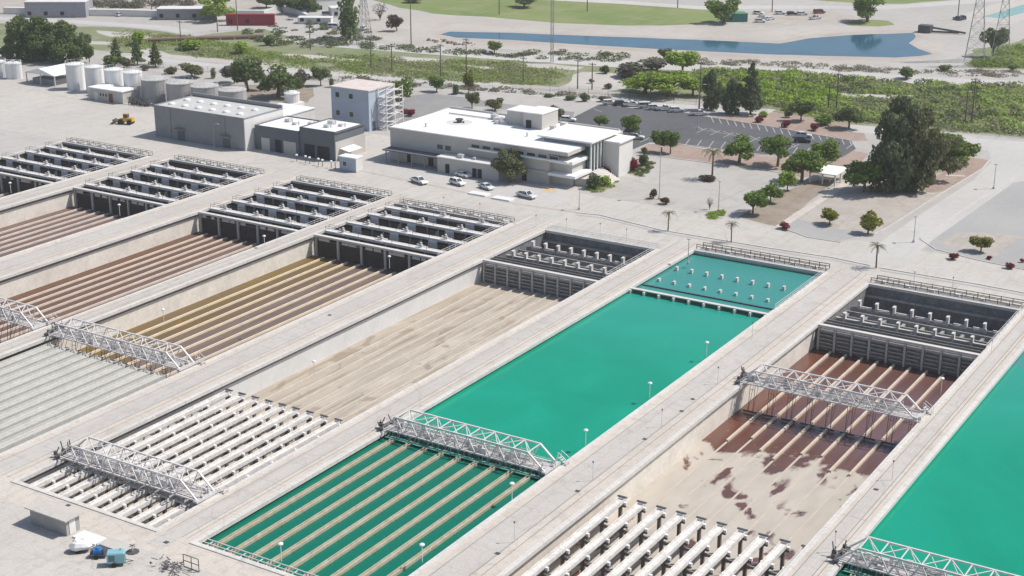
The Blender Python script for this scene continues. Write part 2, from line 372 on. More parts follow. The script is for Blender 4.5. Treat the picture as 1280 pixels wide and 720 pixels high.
# ------------------------------------------------------------------ basins
sed = {
 1: sediment('sediment_one', [((.19, .135, .11), 0, 1)], wet=0.8),
 2: sediment('sediment_two', [((.17, .11, .085), 0, 1), ((.165, .115, .10), -276, 5)], wet=0.6),
 3: sediment('sediment_three', [((.13, .058, .024), 0, 1), ((.14, .078, .05), -241, 4), ((.165, .12, .105), -233, 4)], wet=0.6),
 4: sediment('sediment_four', [((.17, .11, .018), 0, 1), ((.155, .095, .03), -207, 2), ((.18, .135, .115), -201, 3)], wet=0.6),
 5: sediment('sediment_five', [((.44, .385, .315), 0, 1), ((.50, .45, .38), -160, 6)], wet=0.9),
 7: sediment('sediment_seven', [((.15, .055, .033), 0, 1), ((.13, .06, .04), -88, 5), ((.145, .075, .07), -77, 6)], mud=(211, (.49, .445, .385)), wet=0.22),
}
rib_cols = {1: (.56, .50, .45), 2: (.60, .53, .48), 3: (.63, .54, .46), 4: (.68, .58, .44), 5: (.54, .49, .42), 7: (.56, .48, .39)}
basin_lab = {1: 'drained concrete settling basin in the left corner of the view', 2: 'drained basin with pale mauve floor and thin ribs, second from the left',
 3: 'drained basin with rusty brown ribbed floor, left of the mustard one', 4: 'drained basin with mustard and mauve ribbed floor', 5: 'empty basin with bleached beige floor beside the full green basin',
 6: 'full settling basin of emerald green water seen from end to end', 7: 'drained basin with red brown floor and cream dried mud', 8: 'full green basin cut by the right edge of the view'}
Z_FLOOR, Z_WATER = -5.0, -0.85
WY = {k: 257.0 for k in (1, 2, 3, 4)}; WY.update({k: 261.5 for k in (5, 6, 7, 8)})
mud_mat = mat('rib_mud', (.50, .45, .385), 0.95, 0.08, 0.4)
for k, (x0, x1) in BAS.items():
    ye = YE[k]
    t = thing('settling_basin', basin_lab[k], 'basin', ((x0+x1)/2, (Y0+ye)/2, 0))
    w = MB(); wm = wallw if k == 5 else wallm
    # recessed walls below the lip
    w.box(x0-1.4, Y0-1.0, Z_FLOOR-0.3, x0-0.75 , ye+1.0, -.453)
    w.box(x1+0.75 , Y0-1.0, Z_FLOOR-0.3, x1+1.4, ye+1.0, -.453)
    w.box(x0-0.75 , Y0-1.0, Z_FLOOR-0.3, x1+0.75 , Y0-0.45, -.453)
    w.box(x0-0.75 , ye+0.45, Z_FLOOR-0.3, x1+0.75 , ye+1.0, -.453)
    w.build('basin_wall', wm, t)
    if k in sed: wb = MB(); wb.box(x0-.748, Y0-.6, -1.2, x0-.735, WY[k]-.5, -.46); wb.build('lip_shade_band', mat('painted_lip_shade', (.19, .18, .175), .8, .15, .8), t)  # shade under the lip, painted on the wall as a dark band
    c = MB(); zt = 0.13
    c.box(x0-LIP, Y0-LIP, -.45, x0, ye+LIP, zt); c.box(x1, Y0-LIP, -.45, x1+LIP, ye+LIP, zt)
    c.box(x0, Y0-LIP, -.45, x1, Y0, zt); c.box(x0, ye, -.45, x1, ye+LIP, zt)
    c.build('coping', M['coping_stone'], t)
    if k in sed:
        fl = MB(); fl.box(x0-0.75 , Y0-0.45, Z_FLOOR-0.3, x1+0.75 , ye+0.45, Z_FLOOR); fl.build('basin_floor', sed[k], t)
        rm = mat('rib_%d' % k, rib_cols[k], 0.85, 0.12, 0.5)
        n = 9 if k != 2 else 9
        for i in range(n):
            x = x0+3.05+i*(x1-x0-3.0)/8.9
            if x > x1-0.6: continue
            r = MB()
            hh = {5: 0.36, 7: 0.42}.get(k, 0.40)
            if k == 7:
                r.box(x-0.2, 213+3*math.sin(i*1.7), Z_FLOOR+.002, x+0.2, WY[k]-1, Z_FLOOR+hh)
                o = r.build('floor_rib', rm, t)
                r2 = MB(); r2.box(x-0.16, Y0+2, Z_FLOOR+.002, x+0.16, 213+3*math.sin(i*1.7), Z_FLOOR+0.09); o2 = r2.build('rib_end', mud_mat, o)
                o2.data.transform(Matrix.Translation(-Vector(t.location)))
            else:
                r.box(x-0.16, Y0+2, Z_FLOOR+.002, x+0.16, WY[k]-1, Z_FLOOR+hh); r.build('floor_rib', rm, t)
    else:
        fl = MB(); fl.box(x0-0.75 , Y0-0.45, Z_FLOOR-0.3, x1+0.75 , ye+0.45, Z_FLOOR); fl.build('basin_floor', conc_d, t)
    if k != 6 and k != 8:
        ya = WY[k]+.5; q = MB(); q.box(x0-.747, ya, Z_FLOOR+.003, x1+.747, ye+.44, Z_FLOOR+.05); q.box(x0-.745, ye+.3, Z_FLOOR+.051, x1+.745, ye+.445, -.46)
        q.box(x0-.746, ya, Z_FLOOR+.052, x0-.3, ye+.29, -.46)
        q.build('pit_shade_liner', pitdark if k < 5 else conc_b, t)  # added dark liner paints the pit's shade onto floor and walls
    if k == 6:
        pp = MB()
        for yy, zz in ((Y0+1.1, -0.35), (Y0+2.0, -0.35)): pp.tube((x0, yy, zz), (x1, yy, zz), 0.09, 6)
        for i in range(10): pp.box(x0+1+i*3.0, Y0+0.0, -0.5, x0+1.12+i*3.0, Y0+2.1, -0.4)
        pp.build('front_pipe', steel_w, t)
green = watermat('emerald_water', (.001, .25, .155), (.004, .31, .20),
                 y_split=[(180.0, 1.5, (.003, .15, .098)), (245., 22., (.022, .29, .225)), (261.5, .5, (.045, .25, .225))], rough=.15, bump=.10)
for k in (6, 8):
    x0, x1 = BAS[k]
    sheet('water', [(x0-0.44, Y0-0.44), (x1+0.44, Y0-0.44), (x1+0.44, YE[k]+0.44), (x0-0.44, YE[k]+0.44)], Z_WATER, green)

# ------------------------------------------------------------------ collection troughs
YT = 178.0
tr_info = {
 4: ('grey green wide trough in the mustard floored basin', 'grey green collection troughs', 2.05, trough_g, 10),
 5: ('white trough on piers in the bleached beige basin', 'white troughs of the beige basin', 1.15, trough, 9),
 6: ('beige trough just above the emerald water', 'beige troughs over the green water', 0.72, trough_b, 9),
 7: ('white trough on dark piers in the red brown basin', 'white troughs of the red brown basin', 1.15, trough, 10),
 8: ('beige trough over the green water at the right edge', 'beige troughs at the right edge', 0.72, trough_b, 4)}
for k, (lab, grp, w, tm, n) in tr_info.items():
    x0, x1 = BAS[k]; sp = (x1-x0-1.4)/9.0 if n == 9 else 3.17
    if k == 4: sp = 3.05
    for i in range(n):
        x = x0+1.9+sp*i
        t = thing('collection_trough', '%s, %s from its left wall' % (lab, ORD[i]), 'trough', (x, (Y0+YT)/2, Z_FLOOR), group=grp)
        y0, y1 = Y0+0.02, YT
        tb = MB(); hw = w/2
        if k in (5, 7):   # U section with rolled rims
            zt, zb = -0.55, -1.45; n2 = 8
            outer = [(hw*math.cos(a), zb+(hw)*0.55+(hw*0.55)*math.sin(a)) for a in [math.pi+math.pi*j/n2 for j in range(n2+1)]]
            inner = [(p[0]*0.88, p[1]+0.07) for p in outer]
            ring = [(-hw, zt)]+outer+[(hw, zt), (hw*0.88, zt)]+inner[::-1]+[(-hw*0.88, zt)]
            # pour level: inner bottom kept high so the channel reads as a broad white half pipe
            tb.loft([[(x+p[0], y0, p[1]) for p in ring], [(x+p[0], y1, p[1]) for p in ring]], cap=False)
            tb.box(x-hw*0.8, y0, -1.15, x+hw*0.8, y1-0.1, -0.86)
            tb.box(x-hw*1.0, y1-0.08, -1.4, x+hw*1.0, y1, -0.55)
        elif k == 4:
            zt, zb = -0.55, -1.7
            tb.box(x-hw, y0, zt-1.4, x-hw+.2, y1, zt); tb.box(x+hw-.2, y0, zt-1.4, x+hw, y1, zt-.1); tb.box(x-hw+.2, y0, zt-1.4, x+hw-.2, y1-.02, zt-.32); tb.box(x-.28, y0, zt-.32, x-.12, y1-.03, zt-.2)
        else:
            zt, zb = -0.45, -1.35
            tb.box(x-hw, y0, zb, x-hw+0.16, y1, zt); tb.box(x+hw-0.16, y0, zb, x+hw, y1, zt); tb.box(x-hw+0.16, y0, zb, x+hw-0.16, y1-0.02, zt-0.22)
        tb.build('channel', tm, t)
        if k in (5, 7):
            for j in range(8):
                yy = YT-0.35-j*5.6
                if yy < Y0+1: break
                if i and j > 9: break
                pb = MB(); pb.box(x-0.22, yy-0.25, Z_FLOOR, x+0.22, yy+0.25, -1.5)
                pb.box(x-hw-0.35, yy-0.22, -1.75, x+hw+0.35, yy+0.22, -1.45)
                pb.build('pier', pier, t)
                cb = MB(); cb.box(x-hw-0.42, yy-.2, -1.52, x+hw+.42, yy+.2, -1.46); cb.box(x-hw-0.42, yy-0.2, -1.45, x-hw-0.02, yy+0.2, -1.0); cb.box(x+hw+0.02, yy-0.2, -1.45, x+hw+0.42, yy+0.2, -1.0)
                cb.build('clamp_bracket', white, t)
            eb = MB(); eb.box(x-hw-0.2, YT+0.0, -0.55, x+hw+0.2, YT+0.35, -0.42); eb.build('end_plate', steel_d, t)
        elif k in (6, 8):
            for j in range(9):
                yy = YT-2.0-j*5.0-(i % 2)*0.8
                if yy < Y0+1: break
                cb = MB(); cb.box(x-hw-.35, yy-.06, -1.47, x+hw+.35, yy+.06, -1.351); cb.box(x+hw+.2, yy-.07, -1.4, x+hw+.32, yy+.07, -.72); cb.box(x-hw-.32, yy-.07, -1.4, x-hw-.2, yy+.07, -.76)
                cb.build('support_bracket', pier, t)
            eb = MB(); eb.box(x-hw-0.12, YT+0.0, -1.2, x+hw+0.12, YT+0.3, -0.20); eb.build('end_plate', steel_d, t)
        else:
            eb = MB(); eb.box(x-0.3, YT+0.0, Z_FLOOR, x+0.3, YT+0.5, -0.9); eb.build('pier', pier, t)

# slanting braces and cross walls between the piers under the white troughs
for k in (5, 7):
    x0, x1 = BAS[k]
    t = thing('pier_brace_row', 'dark cross beams and struts under the white troughs of the %s basin' % ('bleached beige' if k == 5 else 'red brown'), 'bracing', ((x0+x1)/2, 156, Z_FLOOR))
    b = MB()
    for j in range(8):
        yy = YT-0.35-j*5.6
        if yy < Y0+1: break
        if j: b.box(x0-0.3, yy-0.15, -2.6, x1+0.3, yy+0.15, -2.2)
        for i in range(9):
            xa = x0+1.9+3.17*i
            b.beam((xa+0.3, yy, -4.4), (xa+0.4, yy-2.4, Z_FLOOR), 0.3)
    b.build('cross_beam', conc_d if k == 7 else conc, t)

# ------------------------------------------------------------------ baffle walls and gates, right-hand basins
def rail(mb, p, q, h=1.05, sp=2.2, r=0.035, lines=(1.0, 0.55)):
    p = Vector(p); q = Vector(q); d = q-p; n = max(1, int(d.length/sp))
    for i in range(n+1):
        a = p+d*(i/n); mb.tube(a, a+Vector((0, 0, h)), r, 4)
    for l in lines: mb.tube(p+Vector((0, 0, h*l)), q+Vector((0, 0, h*l)), r, 4)
desc = {5: 'the bleached beige basin', 6: 'the full emerald basin', 7: 'the red brown basin', 8: 'the green basin at the right edge'}
for k in (5, 6, 7):
    x0, x1 = BAS[k]; W = x1-x0; yw = WY[k]
    t = thing('baffle_wall', 'slotted baffle wall with pale cap beam across the far end of %s' % desc[k], 'wall', ((x0+x1)/2, yw, Z_FLOOR))
    cp = MB(); cp.box(x0, yw-0.35, -0.12 if k == 6 else -.35, x1, yw+0.55, 0.08); cp.build('cap_beam', conc_l, t)
    nb = 9; sp = W/nb
    for i in range(nb+1):
        x = x0+i*sp if 0 < i < nb else (x0+0.2 if i == 0 else x1-0.2)
        c = MB(); c.box(x-0.2, yw-(0.85 if k == 6 else .5), Z_FLOOR, x+0.2, yw+0.1, (-.122 if k == 6 else -0.352)); c.build('column', white if k == 6 else conc, t)
    for i in range(nb):
        xa = x0+i*sp+0.22; xb = x0+(i+1)*sp-0.22
        c = MB()
        zz = -1.05
        for j in range(5):
            c.box(xa, yw-0.25, zz-0.42, xb, yw+0.0, zz) if k != 6 else None; zz -= 0.76
        c.box(xa, yw+0.1, Z_FLOOR, xb, yw+0.2, -1.1 if k != 6 else -.13)
        if k != 6:
            lg = MB()
            for j in range(5): lg.box(xa+.15, yw-.42, -1.12-j*.76, xb-.15-(j%2)*.3, yw-.252, -1.0-j*.76)  # paler strips paint in the light on the slat tops
            lg.build('ledge', conc, t)  # added pale strips standing in for lit slat tops, no real ledge
        c.build('slat_panel', mat('slat_grey', (.21, .205, .20), .85, .3, .6, fine=(1.6, .2)) if k != 6 else mat('algae_concrete', (.07, .13, .085), 0.9), t)
    # inlet channel floor slabs with two dark grating strips
    g = MB(); g.box(x0, yw+0.56, -1.5, x1, yw+5.2, -1.2) if k != 6 else g.box(x0, yw+5.0, -1.6, x1, yw+5.3, -0.6)
    g.build('channel_slab', conc_b if k != 6 else steel_d, t)
    g = MB()
    if k != 6:
        for yy in (yw+1.6, yw+2.9, yw+4.4): g.box(x0-0.3, yy, -0.75, x1-0.2, yy+0.22, -0.35)
        g.build('channel_rail', conc_d, t)
    for row, (yy, ztop, lab) in enumerate(((yw+9.2, 0.35, 'near'), (yw+17.6, 0.6, 'far'))):
        g = thing('gate_wall', '%s row of eight pale gate posts %s %s' % (lab, 'standing in' if k == 6 else 'over dark panels in', desc[k]), 'gate row', ((x0+x1)/2, yy, Z_FLOOR))
        if k != 6:
            pnl = MB()
            pnl.box(x0, yy, Z_FLOOR, x1, yy+0.3, -1.9)
            for i in range(4): pnl.box(x0+0.2+i*W/4, yy-0.25, -3.4, x0+(i+1)*W/4-0.25, yy-0.002, -1.5)
            pnl.build('wall_panel', baf, g)
            if row == 1:
                for i in range(8):
                    xa = x0+1.2+i*W/8.05
                    q = MB(); q.box(xa+0.6, yy-0.4, -1.9, xa+W/8.05-0.6, yy-0.05, -1.15)
                    q.tube((xa+0.9, yy-0.5, -1.5), (xa+2.6, yy-0.5, -1.3), 0.16, 6); q.build('gate_drive', grate, g)
            else:
                q = MB(); q.box(x0, yy-0.2, -1.55, x1, yy+0.35, -1.3); q.build('ledge', conc, g)
                q = MB(); q.box(x0-.3, yy+3.2, Z_FLOOR+.06, x1+.3, yy+3.5, -2.0); q.box(x0-.3, yy+5.6, Z_FLOOR+.06, x1+.3, yy+5.9, -1.7); [q.box(x0+.3+z_*W/8, yy+3.5, -3.2, x0+.9+z_*W/8, yy+5.6, -2.1) for z_ in range(8)]; q.build('inner_baffle', baf, g)
        for i in range(8):
            xa = x0+1.8+i*W/8.6
            q = MB(); q.box(xa-0.24, yy-0.3, (-1.9 if k != 6 else Z_FLOOR), xa+0.24, yy+0.5, ztop-0.6 if k == 6 else -0.1)
            if k != 6: q.box(xa-0.27, yy-0.62, -0.25, xa+0.27, yy+0.5, -0.05)
            q.build('gate_post', conc_l, g)
            if k == 6:
                pass
    if k != 6:
        q = thing('inlet_ledge', 'grey ledge along the dark back wall of %s' % desc[k], 'ledge', ((x0+x1)/2, YE[k], -2)); z_ = MB(); z_.box(x0-.3, YE[k]-.5, -2.6, x1+.3, YE[k]+.29, -2.2); z_.build('ledge', baf, q)
    # guard rails behind the basin
    t = thing('guard_rail', 'dark double guard rail on the far edge of %s' % desc[k], 'railing', ((x0+x1)/2, YE[k]+1.4, 0))
    r = MB()
    if k == 5:
        rail(r, (x0, YE[k]+0.9, 0.1), (x1+0.3, YE[k]+0.9, 0.1), r=0.03)
    else:
        rail(r, (x0, YE[k]+1.2, 0.1), (x1, YE[k]+1.2, 0.1), r=0.085); rail(r, (x0+0.5, YE[k]+3.6, 0), (x1, YE[k]+3.6, 0), r=0.085)
    r.build('rail', steel_b if k != 5 else steel, t)
    if k != 5: r = MB(); r.box(x0+0.5, YE[k]+1.6, 0.014, x1, YE[k]+3.3, 0.03); r.build('trench_cover', conc_b, t)
    if k != 5:
        for i in range(6): r = MB(); r.box(x0+2+i*W/6, YE[k]+1.9, 0.035, x0+2.8+i*W/6, YE[k]+2.4, 0.5); r.build('valve_box', white, t)
    t = thing('guard_rail', 'grey hand rail beside the gates on the right of %s' % desc[k], 'railing', (x1+0.3, yw+14, 0))
    r = MB(); rail(r, (x1+0.3, yw+3, 0.1), (x1+0.3, YE[k], 0.1), r=0.05); r.build('rail', steel, t)

# ------------------------------------------------------------------ mixer bays, left-hand basins
desc2 = {1: 'the basin in the left corner', 2: 'the pale mauve basin', 3: 'the rusty brown basin', 4: 'the mustard basin'}
for k in (1, 2, 3, 4):
    x0, x1 = BAS[k]; W = x1-x0; yw = WY[k]; ye = YE[k]
    t = thing('baffle_wall', 'dark baffle wall of tall bays across the far end of %s' % desc2[k], 'wall', ((x0+x1)/2, yw, Z_FLOOR))
    cp = MB(); cp.box(x0, yw-0.4, -0.4, x1, yw+0.6, 0.06); cp.build('cap_beam', conc_l, t)
    for i in range(6):
        x = x0+i*W/5 if 0 < i < 5 else (x0+0.25 if i == 0 else x1-0.25)
        c = MB(); c.box(x-0.25, yw-0.35, Z_FLOOR, x+0.25, yw+0.1, -0.402); c.build('column', conc, t)
    for i in range(5):
        xa, xb = x0+i*W/5+0.27, x0+(i+1)*W/5-0.27
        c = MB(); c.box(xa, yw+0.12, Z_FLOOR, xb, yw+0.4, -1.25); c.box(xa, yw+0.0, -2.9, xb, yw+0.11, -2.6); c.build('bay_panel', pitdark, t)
        c = MB()
        for q in range(random.choice((1, 2, 2))): 
            xx = xa+0.4+q*2.4+random.uniform(0, .8); c.box(xx, yw-0.1, -1.25, xx+random.uniform(0.8, 2.4), yw+0.08, -0.62)
        c.build('painted_gap_light', conc_l, t)  # pale boxes paint in light showing through openings under the cap beam
    ys = [yw+4.4, yw+12.4, yw+20.6, yw+27.6]
    for j, yy in enumerate(ys):
        t = thing('mixer_platform', '%s pale mixer beam behind the dark bays of %s' % (ORD[j], desc2[k]), 'platform', ((x0+x1)/2, yy, 0))
        c = MB(); c.box(x0, yy-0.85, -0.55, x1, yy+0.85, 0.05); c.build('beam_deck', mat('beam_concrete', (.68, .66, .63), .85, .08, .8), t)
        r = MB(); rail(r, (x0, yy-0.65, 0.05), (x1, yy-0.65, 0.05), r=0.042, sp=4.5); rail(r, (x0, yy+0.65, 0.05), (x1, yy+0.65, 0.05), r=0.042, sp=4.5); r.build('hand_rail', steel_b, t)
        for i in range(3):
            xm = x0+W*(0.14+0.33*i)+(j % 2)*1.2
            if j == 3 and k == 3: pass
            m = MB(); m.box(xm-0.9, yy-1.25, -0.2, xm+0.9, yy+1.25, 0.12); m.cyl(xm, yy, 0.12, 0.8, 0.42, 10); m.cyl(xm, yy, 0.8, 1.25, 0.25, 8)
            m.tube((xm-0.1, yy, 0.6), (xm-1.0, yy-0.1, 0.6), 0.27, 8); m.build('mixer_motor', steel_w, t)
            m = MB(); m.tube((xm, yy, -0.4), (xm, yy, -3.8), 0.1, 6); m.box(xm-1.4, yy-0.08, -3.9, xm+1.4, yy+0.08, -3.3); m.build('mixer_shaft', steel, t)
        # upright baffles under the front of each beam and struts in the pit
        for i in range(6):
            xa = x0+W*(0.03+i*0.163)+(j % 2)*1.0
            if i % 2 == 0 and j:
                m = MB(); m.loft([[(xa-.25, yy-1.5, Z_FLOOR+.06), (xa+2.75, yy-1.5, Z_FLOOR+.06), (xa+2.75, yy-1.2, Z_FLOOR+.06), (xa-.25, yy-1.2, Z_FLOOR+.06)], [(xa, yy-1.15, -.5), (xa+2.3, yy-1.15, -.5), (xa+2.3, yy-.87, -.5), (xa, yy-.87, -.5)]]); m.build('baffle_panel', white, t)
            elif i % 2:
                m = MB(); m.beam((xa+0.3, yy-1.3, Z_FLOOR+.06), (xa+0.3, yy-1.0, -0.5), 0.4); m.build('baffle_frame', conc_d, t)
                m = MB(); m.loft([[(xa+1.2, yy-1.2, Z_FLOOR+.06), (xa+3.6, yy-1.2, Z_FLOOR+.06), (xa+3.6, yy-1.0, Z_FLOOR+.06), (xa+1.2, yy-1.0, Z_FLOOR+.06)], [(xa+2.9, yy-1.2, -1.0), (xa+3.6, yy-1.2, -.6), (xa+3.6, yy-1.0, -.6), (xa+2.9, yy-1.0, -1.0)]]); m.build('baffle_wing', conc, t)
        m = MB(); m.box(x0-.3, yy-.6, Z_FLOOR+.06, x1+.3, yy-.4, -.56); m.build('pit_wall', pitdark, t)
    t = thing('guard_rail', 'brown guard rail with white lids behind %s' % desc2[k], 'railing', ((x0+x1)/2, ye+1, 0))
    r = MB(); rail(r, (x0+1, ye+0.9, 0.1), (x1, ye+0.9, 0.1), r=0.055); rail(r, (x0+1, ye+2.4, 0.0), (x1, ye+2.4, 0.0), r=0.055)
    r.build('rail', steel_b, t)
    r = MB(); r.box(x0+.6, ye+.95, .014, x1, ye+2.3, .024); r.build('trench_cover', conc_b, t)
    for i in range(8): r = MB(); r.box(x0+2.4+i*W/8.3, ye+1.2, 0.03, x0+4.0+i*W/8.3, ye+1.9, 0.25); r.build('valve_lid', white, t)
    t = thing('guard_rail', 'hand rail right of the mixers of %s' % desc2[k], 'railing', (x1+0.3, yw+14, 0))
    r = MB(); rail(r, (x1+0.25, yw+1, 0.1), (x1+0.25, ye, 0.1), r=0.05); r.build('rail', steel, t)

# ------------------------------------------------------------------ travelling truss bridges
def bridge(k, yc, lab, hang, seed):
    rr = random.Random(seed); x0, x1 = BAS[k]; xa, xb = x0-0.9, x1-0.3
    t = thing('truss_bridge', lab, 'bridge', ((x0+x1)/2, yc, 0), group='travelling truss bridges over the basins')
    hw, zb, zt = 1.8, 0.45, 3.0
    n = 10; ins = 3.0
    tops = [xa+ins+(xb-xa-2*ins)*i/(n-1) for i in range(n)]
    bots = [xa]+[ (tops[i]+tops[i+1])/2 for i in range(n-1)]+[xb]
    for sgn in (-1, 1):
        y = yc+sgn*hw; m = MB(); W_ = 0.24 if sgn > 0 else 0.2
        m.beam((tops[0], y, zt), (tops[-1], y, zt), W_); m.beam((xa, y, zb), (xb, y, zb), W_)
        m.beam((xa, y, zb), (tops[0], y, zt), W_); m.beam((xb, y, zb), (tops[-1], y, zt), W_)
        for i in range(n):
            m.beam((bots[i], y, zb), (tops[i], y, zt), 0.13) if i else None
            if i < n-1: m.beam((tops[i], y, zt), (bots[i+1], y, zb), 0.13)
        m.build('side_truss', steel_w, t)
    m = MB()
    for i in range(n):
        m.beam((tops[i], yc-hw, zt), (tops[i], yc+hw, zt), 0.13)
        if i < n-1:
            a, b_ = (-hw, hw) if i % 2 else (hw, -hw); m.beam((tops[i], yc+a, zt), (tops[i+1], yc+b_, zt), 0.11)
    m.build('top_bracing', steel_w, t)
    m = MB(); m.box(xa+0.4, yc-1.3, zb-0.08, xb-0.4, yc+1.3, zb+0.0); 
    for i in range(24):
        x = xa+1+i*(xb-xa-2)/23; m.box(x-0.06, yc-hw, zb-0.3, x+0.06, yc+hw, zb-0.082)
    m.build('walkway_grating', grate, t)
    m = MB(); rail(m, (xa+0.4, yc-0.5, zb), (xb-0.4, yc-0.5, zb), 1.1, 1.8, 0.035, (1., .66, .33)); rail(m, (xa+0.4, yc+0.55, zb), (xb-0.4, yc+0.55, zb), 1.1, 1.8, 0.035, (1., .66, .33)); m.build('hand_rail', steel_w, t)
    for i in range(48):
        x = rr.uniform(xa+1.0, xb-4.5); y = yc+rr.uniform(-1.3, 1.3); m = MB()
        if rr.random() < 0.45: m.box(x, y, zb+.002, x+rr.uniform(.4, 1.2), y+rr.uniform(.2, .5), zb+rr.uniform(.3, 1.1)); m.build('equipment_box', steel_w if rr.random() < .6 else steel, t)
        else:
            L_ = rr.uniform(1.5, 5); hh = rr.uniform(.3, 1.6); m.tube((x, y, zb+.002), (x, y, zb+hh), .06, 5); m.tube((x-.05, y, zb+hh), (x+L_, y+rr.uniform(-.3, .3), zb+hh), .06, 5); m.tube((x+L_*.96, y, zb+.002), (x+L_*.96, y, zb+hh+.05), .06, 5); m.build('pipe_run', steel_w, t)
    for i in range(6):
        x = xa+2.5+i*(xb-xa-5)/6+rr.uniform(-.6, .6); y = yc+rr.uniform(-.9, .9); m = MB(); m.box(x, y, zb, x+0.45, y+0.35, zb+rr.uniform(.7, 1.3)); m.build('control_box', mat('cabinet_grey', (.30, .31, .33), .5), t)
    for sx in (-1, 1):
        xe = xa if sx < 0 else xb
        m = MB(); m.box(xe-0.35, yc-2.3, 0.3, xe+0.35, yc+2.3, 0.62)
        for q in range(6 if sx < 0 else 3):
            ax = xe+rr.uniform(-1.0, 0.6); ay = yc+rr.uniform(-2., 2.); m.tube((ax, ay, 0.5), (ax+rr.uniform(-.6, .6), ay+rr.uniform(-.6, .6), rr.uniform(1.0, 2.2)), 0.09, 5)
            m.box(ax-0.25, ay-0.2, 0.4, ax+0.25, ay+0.2, 1.0)
        e = m.build('end_carriage', steel_d if sx < 0 else steel, t)
        for q in (-1.9, 1.9):
            w = MB(); w.tube((xe-0.12, yc+q, 0.3), (xe+0.12, yc+q, 0.3), 0.28, 12); wo = w.build('wheel', black, e)
            wo.data.transform(Matrix.Translation(-Vector(t.location)))
    m = MB(); 
    for q in range(4): m.box(xb-0.2+q*0.35, yc+2.4, 1.0-q*0.25, xb+0.15+q*0.35, yc+3.4, 1.06-q*0.25)
    for q in (2.4, 3.4): m.tube((xb-0.2, yc+q, 2.0), (xb+1.2, yc+q, 1.1), 0.04, 4); m.tube((xb+1.2, yc+q, 0.0), (xb+1.2, yc+q, 1.1), 0.04, 4); m.tube((xb-0.2, yc+q, 0.9), (xb-0.2, yc+q, 2.0), 0.04, 4)
    m.build('access_steps', steel, t)
    # hanging scraper gear, one set in each lane
    nl = 9
    for i in range(nl):
        x = x0+1.5+i*(x1-x0-2.6)/(nl-1)
        m = MB(); zl = Z_FLOOR+0.35 if hang == 'floor' else -0.7
        for dx in (-0.45, 0.45):
            m.tube((x+dx, yc-1.0, zb-0.1), (x+dx, yc-1.6, zl), 0.05, 4); m.tube((x+dx, yc+0.9, zb-0.1), (x+dx, yc-1.5, zl), 0.04, 4)
        m.tube((x-0.45, yc-1.2, zb-1.2), (x+0.45, yc-1.2, zb-1.2), 0.04, 4)
        m.box(x-1.25, yc-1.75, zl-0.15, x+1.25, yc-1.6, zl+0.12)
        m.build('scraper', steel_d if hang == 'floor' else steel, t)
    if hang == 'water':
        m = MB(); m.box(x0+0.4, yc-2.6, -0.55, x1-0.4, yc-1.75, -0.45)
        for i in range(16): x = x0+0.8+i*(x1-x0-1.6)/15; m.beam((x, yc-2.1, -0.5), (x, yc-1.6, zb), 0.09)
        m.build('lower_gangway', mat('teal_weathered', (.10, .33, .26), .7, .25, 1.2), t)
    return t
bridge(3, 181.5, 'white truss bridge over the rusty basin, cut by the left edge of the view', 'floor', 1)
bridge(4, 180.8, 'white truss bridge over the mustard basin where its grey green troughs end', 'floor', 2)
bridge(5, 144.6, 'cluttered white truss bridge over the white troughs of the beige basin', 'trough', 3)
bridge(6, 179.3, 'white truss bridge standing over the emerald water', 'water', 4)
bridge(7, 227.6, 'white truss bridge over the red brown floor with hanging scrapers', 'floor', 5)
bridge(8, 177.0, 'white truss bridge over green water in the bottom right corner', 'water', 6)

# ------------------------------------------------------------------ buildings
def bbox_thing(name, label, cat, x0, y0, x1, y1): return thing(name, label, cat, ((x0+x1)/2, (y0+y1)/2, 0))
def block(mb, x0, y0, x1, y1, z0, z1): mb.box(x0, y0, z0, x1, y1, z1)
def parapet(t, x0, y0, x1, y1, z, h, wallmat, roofmat, th=0.3, name='roof'):
    r = MB(); r.box(x0+th, y0+th, z-0.2, x1-th, y1-th, z+0.02); ro = r.build(name, roofmat, t)
    p = MB(); p.box(x0, y0, z-0.2, x1, y0+th, z+h); p.box(x0, y1-th, z-0.2, x1, y1, z+h); p.box(x0, y0+th, z-0.2, x0+th, y1-th, z+h); p.box(x1-th, y0+th, z-0.2, x1, y1-th, z+h)
    p.build('parapet', wallmat, t); return ro
def window(t, x0, x1, y, z0, z1, gl=None, frame=None, face='front'):
    f = MB(); fr = frame or steel_w; d = 0.08
    f.box(x0-0.1, y-d, z0-0.1, x1+0.1, y-0.004, z0); f.box(x0-0.1, y-d, z1, x1+0.1, y-0.004, z1+0.1); f.box(x0-0.1, y-d, z0, x0, y-0.004, z1); f.box(x1, y-d, z0, x1+0.1, y-0.004, z1)
    o = f.build('window', fr, t)
    g = MB(); g.box(x0, y-0.03, z0, x1, y-0.005, z1); p = g.build('pane', gl or glass, t); p.parent = o
def door(t, x0, x1, y, z1, m=None):
    d = MB(); d.box(x0, y-0.06, 0.02, x1, y-0.004, z1); d.build('door', m or dark, t)

